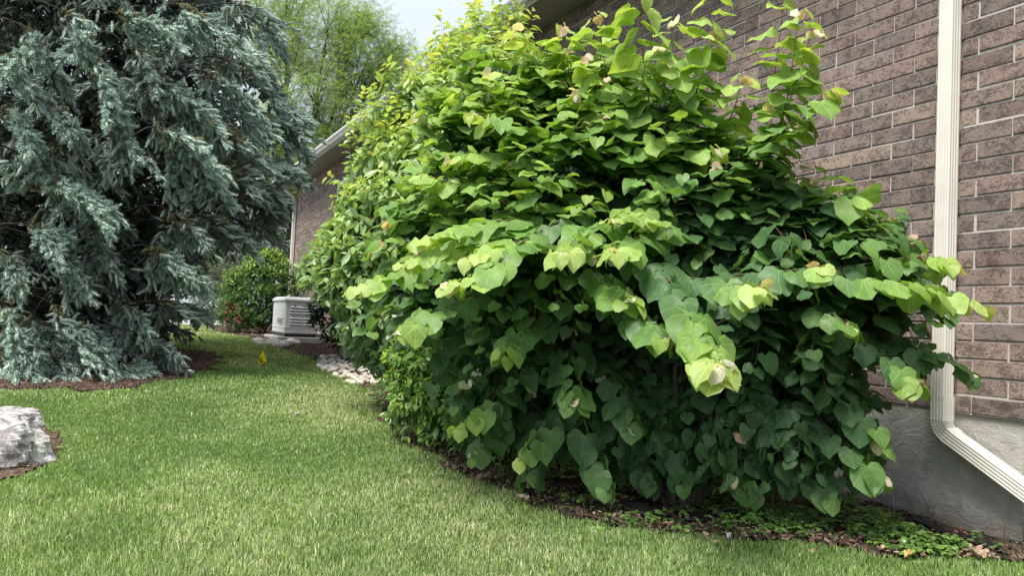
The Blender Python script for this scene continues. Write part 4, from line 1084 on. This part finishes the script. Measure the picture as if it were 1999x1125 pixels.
    while z < zmax:
        k = 6; off = r.random()*6.28
        for i in range(k):
            az = off+i*2*math.pi/k+r.normal(0, .18); d = np.array([math.cos(az), math.sin(az), 0.0])
            side = d[0]*RGT[0]+d[1]*RGT[1]
            L = np.interp(z, *prof)*(.62+.26*r.random() if detail else .8+.3*r.random())
            if right_lim and side > .1: L = min(L, np.interp(z, *right_lim)/max(side, .35))
            if L < .25: continue
            m_ = 14; t = np.linspace(0, 1, m_); sag = (.50+.25*r.random()); lift = .14+.12*r.random()
            X = base[None, :2]+d[None, :2]*(L*t)[:, None]+np.stack([-d[1]*np.ones(m_), d[0]*np.ones(m_)], -1)*(r.normal(0, .12)*L*t**2)[:, None]
            Z = base[2]+z+r.normal(0, .08)+L*(lift*t-sag*t**2+(.16+.12*r.random())*t**4)
            Z = np.maximum(Z, gz(X[:, 0], X[:, 1])+.06+.10*t)
            bough(np.stack([X[:, 0], X[:, 1], Z], -1), L, .20, .13 if detail else .2, .46 if detail else .3, .85, .075 if detail else .09, .55, .4, .9)  # coloured darker than the outer boughs, painting in the shade inside the crown
        z += dz*(.85+.3*r.random())
    for (pts, wd, br) in heroes:
        # points given as photo pixels on the outer cone of the crown
        W = []
        for (px, py) in pts:
            Z0 = base_Z; 
            for _ in range(6):
                q = at(px, py, Z0); R = np.interp(q[2]-base[2], *prof)*.98; dx = (q-base)@RGT; Z0 = base_Z-math.sqrt(max(R*R-dx*dx, .02))
            W.append(at(px, py, Z0))
        W = np.array(W); a = base.copy(); a[2] = W[0][2]+.05-.12*np.linalg.norm(W[0][:2]-base[:2]); 
        C = bez([a, (a+W[0])/2+UP*.10]+list(W), 18); C[:, 2] = np.maximum(C[:, 2], gz(C[:, 0], C[:, 1])+.08)
        L = float(np.linalg.norm(np.diff(C, axis=0), axis=1).sum()); out = float(np.linalg.norm(np.diff(W, axis=0), axis=1).sum())
        m_ = len(C); wood.tube(C, np.linspace(.016, .004, m_), 5); u0 = max(.12, 1-(out+.35)/L); ph = r.random(4)*6.28; L1 = L*(1-u0)
        wd = wd*1.22; nrow = int(L1/.066); twig = r.normal(0, .12, (nrow+1, 2))
        for i in range(nrow+1):
            u = u0+(1-u0)*i/nrow; x = u*(m_-1); j = min(int(x), m_-2); p0 = C[j]*(1-x+j)+C[j+1]*(x-j); tg = unit(C[j+1]-C[j]); lat = unit(np.cross(tg, UP))
            t = i/nrow; env = min(1, .45+2.0*t)*min(1, .22+1.5*(1-t))
            for k_, sg in enumerate((-1, 1)):
                wdt = wd*env*(.80+.30*math.sin(9*t+ph[k_])+.18*math.sin(23*t+ph[k_+2])+twig[i, k_]); nl = max(1, int(wdt/.066)); drop = wdt*(.42+.22*math.sin(5*t+ph[3])); rd = unit((p0-base)*np.array([1, 1, 0]))
                prev = p0
                for q in range(nl+1):
                    v = (q+.5*r.random())/(nl+.25)
                    fwd = .35*wdt*v
                    pp = p0+lat*sg*wdt*v*(1-.12*v)+tg*fwd-UP*drop*v**1.8+r.normal(0, .016, 3)
                    g = gz(pp[0], pp[1])+.03
                    if pp[2] < g: pp[2] = g+.03*r.random()
                    if q % 3 == 0 and i % 2 == 0: wood.tube([prev, pp], [.003, .002], 3); prev = pp
                    if r.random() < .10: continue
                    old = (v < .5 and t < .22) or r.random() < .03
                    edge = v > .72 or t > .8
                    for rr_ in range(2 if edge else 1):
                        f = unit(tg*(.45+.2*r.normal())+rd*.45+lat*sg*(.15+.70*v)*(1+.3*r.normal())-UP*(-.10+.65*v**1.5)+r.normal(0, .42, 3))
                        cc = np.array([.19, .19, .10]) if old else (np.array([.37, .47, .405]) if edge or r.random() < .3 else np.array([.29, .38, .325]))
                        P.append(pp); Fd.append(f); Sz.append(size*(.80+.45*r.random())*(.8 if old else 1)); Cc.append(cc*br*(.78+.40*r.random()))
    if detail:      # older, thin inner growth round the trunk, coloured dark for the crown's inner shade
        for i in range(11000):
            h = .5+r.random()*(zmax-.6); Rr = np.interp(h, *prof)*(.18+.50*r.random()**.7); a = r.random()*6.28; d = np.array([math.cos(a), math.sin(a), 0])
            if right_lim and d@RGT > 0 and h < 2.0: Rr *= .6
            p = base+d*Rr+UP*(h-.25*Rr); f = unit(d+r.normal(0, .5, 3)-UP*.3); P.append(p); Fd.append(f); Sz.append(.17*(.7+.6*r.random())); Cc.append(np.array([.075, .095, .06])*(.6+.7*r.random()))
            if i % 5 == 0: wood.tube([p-f*.25, p, p+f*.12], [.004, .003, .001], 3)
    P = np.array(P); Fd = np.array(Fd); Sz = np.array(Sz); Cc = np.array(Cc)
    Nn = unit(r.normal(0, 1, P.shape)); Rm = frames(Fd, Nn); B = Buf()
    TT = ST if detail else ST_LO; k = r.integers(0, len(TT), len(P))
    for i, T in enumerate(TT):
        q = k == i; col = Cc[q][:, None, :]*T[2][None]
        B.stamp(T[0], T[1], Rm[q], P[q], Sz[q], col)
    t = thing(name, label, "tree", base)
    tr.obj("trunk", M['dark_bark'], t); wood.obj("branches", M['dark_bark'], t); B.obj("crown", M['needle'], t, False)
    print(name, len(P), "shoots")
base_Z = 10.6
tb = at(150, 690, base_Z); tb[2] = float(gz(tb[0], tb[1]))
HERO = [([(170, 20), (250, 35), (330, 75)], .50, 1.1), ([(60, 0), (150, 40), (175, 110)], .45, 1.0), ([(330, 5), (410, 60), (500, 150)], .50, 1.05), ([(440, 5), (500, 30), (545, 90)], .42, .95),
 ([(0, 40), (60, 60), (95, 130)], .5, 1.0), ([(100, 150), (160, 118), (215, 160), (238, 235)], .50, 1.1), ([(-60, 120), (10, 110), (60, 170)], .5, 1.0),
 ([(270, 190), (335, 172), (415, 250)], .48, 1.15), ([(350, 150), (395, 138), (450, 190), (485, 265)], .45, 1.1), ([(430, 110), (510, 180), (600, 235)], .42, 1.0), ([(470, 215), (545, 245), (592, 300)], .42, .95),
 ([(255, 270), (305, 248), (370, 300), (428, 385)], .52, 1.2), ([(430, 320), (520, 312), (598, 350)], .42, 1.0), ([(400, 330), (480, 350), (545, 420)], .50, .95), ([(190, 200), (230, 250), (245, 320)], .40, .85),
 ([(-30, 400), (70, 368), (150, 372), (220, 415)], .52, 1.15), ([(0, 440), (60, 440), (130, 460)], .45, 1.0), ([(200, 400), (180, 440), (200, 500)], .35, .7), ([(-60, 250), (20, 220), (70, 290)], .5, .95),
 ([(215, 500), (280, 478), (340, 515), (370, 560)], .42, 1.15), ([(360, 420), (410, 430), (455, 475)], .36, .85), ([(30, 560), (95, 590), (145, 640), (185, 690)], .42, 1.1), ([(-40, 560), (10, 600), (40, 660)], .5, 1.05),
 ([(90, 640), (160, 640), (215, 690)], .42, 1.05), ([(190, 695), (235, 710), (280, 745)], .24, 1.05), ([(-60, 690), (10, 700), (80, 755)], .48, 1.1), ([(270, 590), (330, 590), (395, 620)], .28, .75), ([(180, 560), (240, 590), (260, 640)], .36, .85),
 ([(290, 400), (340, 420), (370, 470)], .38, .8), ([(120, 240), (100, 280), (90, 340)], .42, .9), ([(500, 130), (540, 180), (560, 230)], .36, .85), ([(330, 90), (300, 130), (290, 180)], .40, .8), ([(20, 330), (60, 330), (90, 300)], .4, .85), ([(170, 740), (200, 735), (235, 755)], .28, 1.0), ([(60, 720), (110, 700), (130, 745)], .34, 1.0), ([(-30, 730), (20, 745), (50, 775)], .40, 1.05), ([(230, 640), (290, 660), (330, 700)], .34, .8), ([(-40, 640), (30, 640), (90, 690)], .46, 1.0), ([(215, 700), (250, 715), (270, 740)], .22, 1.0)]
HERO += [([(200, 60), (260, 100), (300, 150)], .36, .7), ([(60, 190), (110, 210), (150, 260)], .36, .8),
 ([(420, 230), (460, 290), (500, 330)], .36, .8), ([(440, 390), (500, 400), (520, 460)], .34, .8), ([(60, 480), (120, 500), (165, 560)], .38, .85),
 ([(-50, 480), (0, 490), (40, 540)], .42, .85), ([(110, 560), (60, 620), (70, 660)], .36, .8)]
spruce("blue_spruce", "large blue spruce with drooping boughs at the left of the lawn", tb, 13.0, 3, 8.6, True,
       ([0, .6, 1.2, 2.4, 4.0, 6, 9, 13], [2.6, 2.65, 2.75, 2.95, 2.65, 2.2, 1.4, .1]), HERO, dz=.30, size=.118, right_lim=([0, .8, 1.5, 2.2, 4.5, 9], [.65, .95, 1.4, 2.2, 2.2, 1.3]))
p_ = at(500, 560, 24)
spruce("young_spruce", "grey-green spruce behind the rounded bush", (p_[0], p_[1], 1.0), 4.6, 5, 4.4, False, ([0, 1, 3, 4.6], [1.5, 1.4, .8, .1]), size=.15)

# ------------------------------------------------------------------ broadleaf trees behind
def frond():
    V = []; F = []
    for i in range(6):
        for s in (-1, 1):
            y = .1+i*.16; n0 = len(V); V += [(0, y, 0), (s*.20, y+.10, .02), (s*.22, y+.02, -.01)]; F.append([n0, n0+1, n0+2] if s > 0 else [n0, n0+2, n0+1])
    return np.array(V), [np.array(F)]
FR = [frond()]
FLAT = [flat_leaf(.55)]
def tree(name, label, base, height, crown, temps, size, nleaf, cols, seed, mat='fine', trunk_r=.16, cat="tree", group=None, fork=.35, nl=26, clump=.5):
    r = np.random.default_rng(seed); base = np.array(base, float); W = Buf(); lv = Leaves()
    W.tube([base-[0, 0, .1], base+[.05, 0, height*fork*.5], base+[0, .1, height*fork]], [trunk_r*1.2, trunk_r, trunk_r*.8], 8)
    top = base+[0, .1, height*fork]; tips = []
    for (c, rad) in crown:
        c = np.array(c); m_ = (top+c)/2+r.normal(0, .3, 3)
        cur = bez([top, m_, c], 10); W.tube(cur, np.linspace(trunk_r*.6, .03, 10), 6)
        for i in range(nl):
            w = unit(r.normal(0, 1, 3)); e = c+w*rad*(.65+.45*r.random()); s = cur[r.integers(5, 10)]
            md = (s+e)/2+r.normal(0, .22*rad, 3)+UP*.1*rad; cu = bez([s, md, e], 8); W.tube(cu, np.linspace(.016, .005, 8), 4)
            for q in range(6):
                j = r.integers(3, 8); e2 = cu[j]+unit(r.normal(0, 1, 3)+w*.6)*rad*.35*r.random()**.5+0; 
                W.tube([cu[j], (cu[j]+e2)/2+r.normal(0, .03, 3), e2], [.008, .006, .003], 3); tips.append((cu[j], e2))
    per = max(1, nleaf//len(tips))
    for (a, b) in tips:
        if r.random() < .22: continue
        br = r.random()
        for i in range(per):
            t = r.random()**.6; p = a+(b-a)*t+r.normal(0, size*clump, 3); f = unit(r.normal(0, 1, 3)*[1, 1, .55]+unit(b-a)*.3)
            lv.add(p, f, unit(UP+r.normal(0, .5, 3)), size*(.6+.7*r.random()), lerp_cols(cols, .5*br+.5*r.random())*(.85+.3*r.random()))
    t = thing(name, label, cat, base, group)
    W.obj("trunk", M['dark_bark'], t); lv.buf(temps, r=r, B=Buf()).obj("crown", M[mat], t, False)
HL = [(0, (.17, .27, .10)), (.5, (.28, .40, .14)), (1, (.46, .57, .20))]
def cr(*rows): return [(at(a, b, Z), r) for (a, b, Z, r) in rows]
bp = at(560, 560, 27)
tree("honey_locust", "feathery light green tree rising behind the far end of the house", (bp[0], bp[1], 1.0), 9, cr((560, 150, 27, 1.7), (640, 60, 27.5, 1.5), (620, 210, 27, 1.6), (720, 110, 28, 1.5), (700, 30, 28, 1.0), (700, 220, 28, 1.4), (540, 300, 26.5, 1.5), (520, 50, 28, 1.6), (590, 320, 27, 1.3), (780, 110, 28.5, .7), (560, -60, 28, 1.7), (780, 200, 28.5, 1.2)), FR, .19, 60000, HL, 12, trunk_r=.13, nl=24, clump=1.3)
DK = [(0, (.025, .06, .018)), (.6, (.05, .11, .03)), (1, (.10, .19, .045))]
bp = at(470, 560, 34)
tree("leafy_tree", "dark leafy tree filling the gap between the spruce and the house corner", (bp[0], bp[1], 1.0), 8, cr((560, 430, 33, 1.6), (520, 380, 34, 1.9), (450, 430, 33, 2.0), (560, 500, 32, 1.4), (480, 500, 32, 1.6), (400, 350, 35, 2.2), (420, 540, 32, 1.4), (590, 300, 35, 1.6)), FLAT, .17, 26000, DK, 13, nl=22)
bp = at(240, 560, 40)
tree("leafy_tree", "dark leafy tree seen in gaps low behind the left part of the spruce", (bp[0], bp[1], 1.0), 8, cr((100, 480, 40, 2.8), (240, 500, 41, 2.8), (330, 430, 40, 2.6), (0, 500, 40, 2.8), (180, 560, 39, 2.2), (330, 560, 39, 2.2), (40, 570, 39, 2.2), (60, 380, 41, 2.6), (200, 390, 41, 2.6), (-80, 430, 41, 2.6), (290, 300, 42, 2.4), (130, 280, 42, 2.4), (0, 290, 42, 2.4)), FLAT, .24, 26000, DK, 14, nl=16)
bp = at(405, 600, 20)
shrub("grey_shrub", "grey-green shrub in the shade between the spruce and the flowering bush", "shrub", (bp[0], bp[1], float(gz(bp[0], bp[1]))),
  Bl((405, 560, 20, .55, .5, 60), (430, 540, 20.3, .5, .5, 50), (395, 600, 20, .4, .4, 40), (450, 500, 21, .55, .5, 50), (415, 620, 19.8, .3, .4, 30)),
  [(0, (.07, .10, .07)), (1, (.17, .21, .16))], .07, .08, LANCE, 36)

# ------------------------------------------------------------------ litter, weeds and small things on the ground
def scatter_poly(n, pl, seed, wobl=.05):
    r = np.random.default_rng(seed); lo = pl.min(0); hi = pl.max(0); out = []
    while sum(map(len, out)) < n:
        P = lo+(hi-lo)*r.random((n*2, 2)); P = P[inside(wob(P, wobl), pl) & (P[:, 0] < 4.27)]; out.append(P)
    return np.concatenate(out)[:n], r
def litter(name, label, P, r, cols, smin, smax, dz=.02):
    n = len(P); z = gz(P[:, 0], P[:, 1])+dz+r.random(n)*.015
    T = np.array([(-.5, 0, 0), (-.1, -.35, .12), (.4, -.2, -.05), (.55, .12, .1), (.1, .38, -.04), (-.35, .25, .12), (0, 0, .18)]); F = np.array([[6, 0, 1], [6, 1, 2], [6, 2, 3], [6, 3, 4], [6, 4, 5], [6, 5, 0]])
    f = unit(np.stack([r.normal(0, 1, n), r.normal(0, 1, n), r.normal(0, .25, n)], -1)); nn = unit(np.array([0, 0, 1.])+r.normal(0, .35, (n, 3)))
    cols = np.array(cols); c = cols[r.integers(0, len(cols), n)]*(.6+.8*r.random((n, 1)))
    B = Buf(); S = (smin+(smax-smin)*r.random(n)**2)[:, None]*np.array([1, 1, 1])*(np.stack([np.ones(n), .5+.6*r.random(n), np.ones(n)], -1))
    B.stamp(T, F, frames(f, nn), np.stack([P[:, 0], P[:, 1], z], -1), S, c)
    tag(B.obj(name, M['chip'], None, False), label, "litter", kind='stuff')
near = BED[(BED[:, 1] < 9)]
P, r = scatter_poly(9000, BED, 41); P = P[(r.random(len(P)) < np.clip(7/P[:, 1]**1.0, 0, 1))]
litter("leaf_litter", "brown fallen leaves and bark chips on the mulch bed", P, r, [(.12, .08, .06), (.18, .12, .09), (.08, .05, .04), (.24, .17, .13), (.14, .065, .05), (.05, .036, .032)], .015, .05)
t_ = rng.random(1500); P = np.stack([np.interp(t_*16, np.arange(17), bed_edge[:, 0]), np.interp(t_*16, np.arange(17), bed_edge[:, 1])], -1)+rng.normal(0, .10, (1500, 2))+[.10, .05]
litter("leaf_litter", "pinkish dry leaves along the edge of the lawn", P, np.random.default_rng(43), [(.17, .11, .08), (.25, .17, .125), (.13, .08, .06), (.10, .065, .05), (.30, .22, .16)], .012, .042, .024)
P, r = scatter_poly(5000, NEED, 42, .08)
litter("needle_litter", "reddish brown fallen needles under the spruce", P, r, [(.14, .09, .07), (.10, .065, .05), (.19, .125, .095)], .015, .045, .012)
P, r = scatter_poly(300, ROCKBED, 44, .02)
litter("dry_litter", "dry straw and leaf bits beside the boulder", P, r, [(.38, .28, .18), (.25, .17, .11), (.15, .10, .07)], .01, .035, .01)

def weeds(name, label, spots, n, seed, size, cols, hmax, kind='stuff', cat='weeds', group=None):
    "low creeping plants: small three-lobed leaves on short stalks round each spot (px,py,rx,ry in photo pixels on the ground)"
    r = np.random.default_rng(seed); lv = Leaves(); st = Buf(); tot = sum(s[4] for s in spots)
    for (px, py, rx, ry, w) in spots:
        for i in range(int(n*w/tot)):
            a = r.random()*6.28; q = r.random()**.6; p = on_g(px+rx*q*math.cos(a), py+ry*q*math.sin(a))
            if p[0] > 4.25: continue
            hp_ = hmax*(1-.6*q)*(.3+.7*r.random()); tpt = p+UP*hp_+r.normal(0, .015, 3)*[1, 1, 0]
            st.tube([p, (p+tpt)/2+r.normal(0, .004, 3), tpt], [.0009, .0008, .0006], 3, (.10, .13, .05))
            yaw = r.random()*6.28; c = lerp_cols(cols, r.random())*(.8+.4*r.random()); s = size*(.6+.8*r.random())
            for k in range(3):
                b = yaw+k*2.09; f = unit(np.array([math.cos(b), math.sin(b), .15*r.normal()-.1])); lv.add(tpt, f, unit(UP+r.normal(0, .25, 3)-np.array([DIR[0], DIR[1], 0])*.2), s, c)
    B = lv.buf([oval_template(0, .42), oval_template(1, .38)], r=r)
    if kind == 'stuff':
        return tag(B.obj(name, M['oval'], None, True, True), label, cat, kind='stuff')
    t = thing(name, label, cat, on_g(spots[0][0], spots[0][1]), group); st.obj("stalks", M['stem'], t); B.obj("foliage", M['oval'], t, True, True); return t
WC = [(0, (.06, .14, .04)), (.5, (.13, .26, .06)), (1, (.27, .43, .10))]
weeds("ground_cover", "low green creeping weeds along the front of the mulch bed", [(1480, 1020, 90, 30, 5), (1560, 1030, 60, 28, 4), (1420, 985, 60, 25, 3), (1700, 1030, 60, 28, 5), (1760, 1060, 60, 25, 4), (1640, 1000, 50, 15, 1.5), (1090, 905, 70, 45, 5), (1250, 950, 90, 35, 3), (1350, 980, 60, 30, 2.5), (1030, 880, 40, 30, 2), (1340, 930, 90, 30, 3), (1850, 1080, 50, 15, 1), (900, 880, 60, 15, .3), (800, 850, 30, 12, .3), (1000, 930, 40, 15, .4), (1150, 990, 120, 12, .4), (1300, 1030, 160, 18, 1.2), (1820, 1085, 60, 12, 1.2)], 2700, 51, .025, WC, .10)
def seedling(px, py, h, n, size, seed, label, name="seedling"):
    r = np.random.default_rng(seed); b = on_g(px, py); lv = Leaves(); st = Buf(); top = b+UP*h+np.array([r.normal(0, .01), r.normal(0, .01), 0])
    st.tube([b, (b+top)/2+[.005, .004, 0], top], [.002, .0016, .001], 4)
    for i in range(n):
        t = .45+.55*i/(n-1); p = b+(top-b)*t; a = i*2.4; f = unit(np.array([math.cos(a), math.sin(a), .25-.2*(1-t)])); lv.add(p, f, unit(UP+r.normal(0, .2, 3)), size*(1-.3*t)*(.8+.4*r.random()), lerp_cols(WC, .4+.6*r.random()))
    t = thing(name, label, "plant", b); st.obj("stem", M['stem'], t); lv.buf([OVAL[0], OVAL[1]], r=r).obj("leaves", M['oval'], t, True, True)
seedling(1905, 1078, .10, 10, .055, 61, "small bright green seedling at the right, below the downspout outlet")
seedling(1950, 1085, .06, 8, .045, 65, "small yellowish green seedling at the foot of the foundation's right end")
seedling(1800, 1075, .09, 11, .050, 62, "broad-leaved seedling at the right edge of the weed patch")
seedling(735, 812, .16, 10, .12, 63, "upright leafy weed at the lawn edge below the pointed-leaved shrub")
seedling(705, 815, .07, 9, .06, 64, "low pale weed in the grass left of the upright weed")
seedling(622, 712, .08, 9, .07, 66, "small green weed at the left end of the cobbles")
def dry_grass(px, py, seed, n, h, label, col=(.22, .19, .14)):
    r = np.random.default_rng(seed); b = on_g(px, py); B = Buf()
    for i in range(n):
        a = r.random()*6.28; l = h*(.5+.6*r.random()); lean = (.15+.75*r.random()); d = np.array([math.cos(a)*.35-.1, math.sin(a), 0]); d = d/np.linalg.norm(d)
        if d[0] > .3: d[0] = -d[0]
        p = b+r.normal(0, .012, 3)*[1, 1, 0]; B.tube(bez([p, p+UP*l*.55+d*l*lean*.2, p+UP*l*(1-.4*lean)+d*l*lean*.6], 7), np.linspace(.0016, .0006, 7), 3, col)
    tag(B.obj("dry_grass", simple("dry_stalk", col, .8), None), label, "grass tuft")
dry_grass(1812, 1030, 71, 16, .26, "tuft of thin dry stalks against the foundation below the downspout elbow")
dry_grass(1962, 1065, 72, 12, .28, "tuft of thin dry stalks against the foundation by the right edge")
dry_grass(1740, 1010, 73, 4, .33, "few pale seed stalks leaning on the foundation beside the redbud", (.45, .38, .28))
def crumpled(px, py, L, W, seed, label, col, rot, hh=.03):
    r = np.random.default_rng(seed); nx, ny = 14, 9; b = on_g(px, py); U, Vv = np.meshgrid(np.linspace(-1, 1, nx), np.linspace(-1, 1, ny)); u = U.ravel(); v = Vv.ravel()
    wd = np.sqrt(np.clip(1-(u*.97)**2, 0, 1))*(.75+.25*np.sin(u*11+seed)); x = u*L/2; y = v*W/2*wd; z = .014+hh*(.6*v*v+.35*np.sin(6*u+3*v+seed)*.5+.3*np.sin(13*u-5*v)*.4+.25)
    c, s = math.cos(rot), math.sin(rot); P = np.stack([b[0]+x*c-y*s, b[1]+x*s+y*c, b[2]+np.maximum(z, .006)+.008], -1)
    i = (np.arange(ny-1)[:, None]*nx+np.arange(nx-1)[None]).ravel(); F = np.stack([i, i+1, i+nx+1, i+nx], -1)
    o = mesh_obj("dead_leaf", P, [F], M['chip'], None, np.array(col)*(.75+.5*r.random((len(P), 1))), None, True)
    so_ = o.modifiers.new("thickness", 'SOLIDIFY'); so_.thickness = .0012
    tag(o, label, "leaf")
crumpled(945, 943, .16, .075, 81, "large pale tan crumpled leaf lying at the lawn edge under the redbud's left side", (.46, .35, .26), .6)
crumpled(1910, 1098, .13, .085, 82, "curled tan dead leaf on the soil at the lower right corner", (.36, .27, .19), .9, .045)
crumpled(1875, 1058, .07, .04, 83, "small red-brown dead leaf against the black fabric", (.26, .13, .09), 2.2)
crumpled(1615, 985, .09, .06, 86, "brown dead leaf lying behind the weeds at the redbud's foot", (.17, .10, .07), 1.1)
crumpled(1020, 985, .08, .05, 84, "small beige dead leaf near the bed edge right of the large pale one", (.42, .32, .25), 2.0)
crumpled(1772, 1098, .07, .04, 87, "small yellowish dead leaf in the grass in front of the weeds", (.50, .38, .14), .3)
crumpled(1422, 1062, .03, .02, 88, "tiny white scrap in the grass in front of the weeds", (.7, .7, .68), .3)
crumpled(580, 818, .05, .02, 85, "tiny pale leaf lying on the open lawn", (.6, .57, .48), .5)
# black landscape fabric showing at the foundation
def fabric(pts, label, seed):
    r = np.random.default_rng(seed); top = np.array([on_g(*p) for p in pts]); n = 30; C = bez(top, n); k = 5; V = []
    for i in range(n):
        for j in range(k): V.append(C[i]+np.array([-.02*j-.01*r.random(), -.03*j, .030*math.exp(-(j-1.5)**2/2)*(.8+.5*math.sin(i*.37+seed)*math.sin(i*.13))+.018+.004*r.random()]))
    i = (np.arange(n-1)[:, None]*k+np.arange(k-1)[None]).ravel(); F = np.stack([i, i+1, i+k+1, i+k], -1)
    o = mesh_obj("landscape_fabric", V, [F], M['black'], None, None, None, True); s_ = o.modifiers.new("t", 'SOLIDIFY'); s_.thickness = .002; tag(o, label, "fabric")
fabric([(1770, 1015), (1830, 1040), (1880, 1058), (1940, 1075)], "black landscape fabric bulging up along the foundation at the right", 1)
fabric([(1330, 1010), (1390, 1012), (1440, 1005), (1480, 1000)], "black landscape fabric edge showing under the redbud's right side", 2)
fabric([(1210, 985), (1260, 1000), (1310, 1015)], "black landscape fabric scrap at the bed edge under the redbud's middle", 3)
def twig(a, b, label, rad=.004, col=(.20, .15, .12)):
    p = on_g(*a)+UP*.035; q = on_g(*b)+UP*.03; B = Buf(); B.tube(bez([p, (p+q)/2+[0, .02, .015], q], 10), np.linspace(rad, rad*.5, 10), 5); tag(B.obj("fallen_twig", M['bark'], None), label, "twig")
twig((1545, 1022), (1640, 1058), "thin fallen twig lying across the bare mulch between two weed patches")
twig((1395, 965), (1500, 1000), "dark fallen twig half under the redbud leaves")
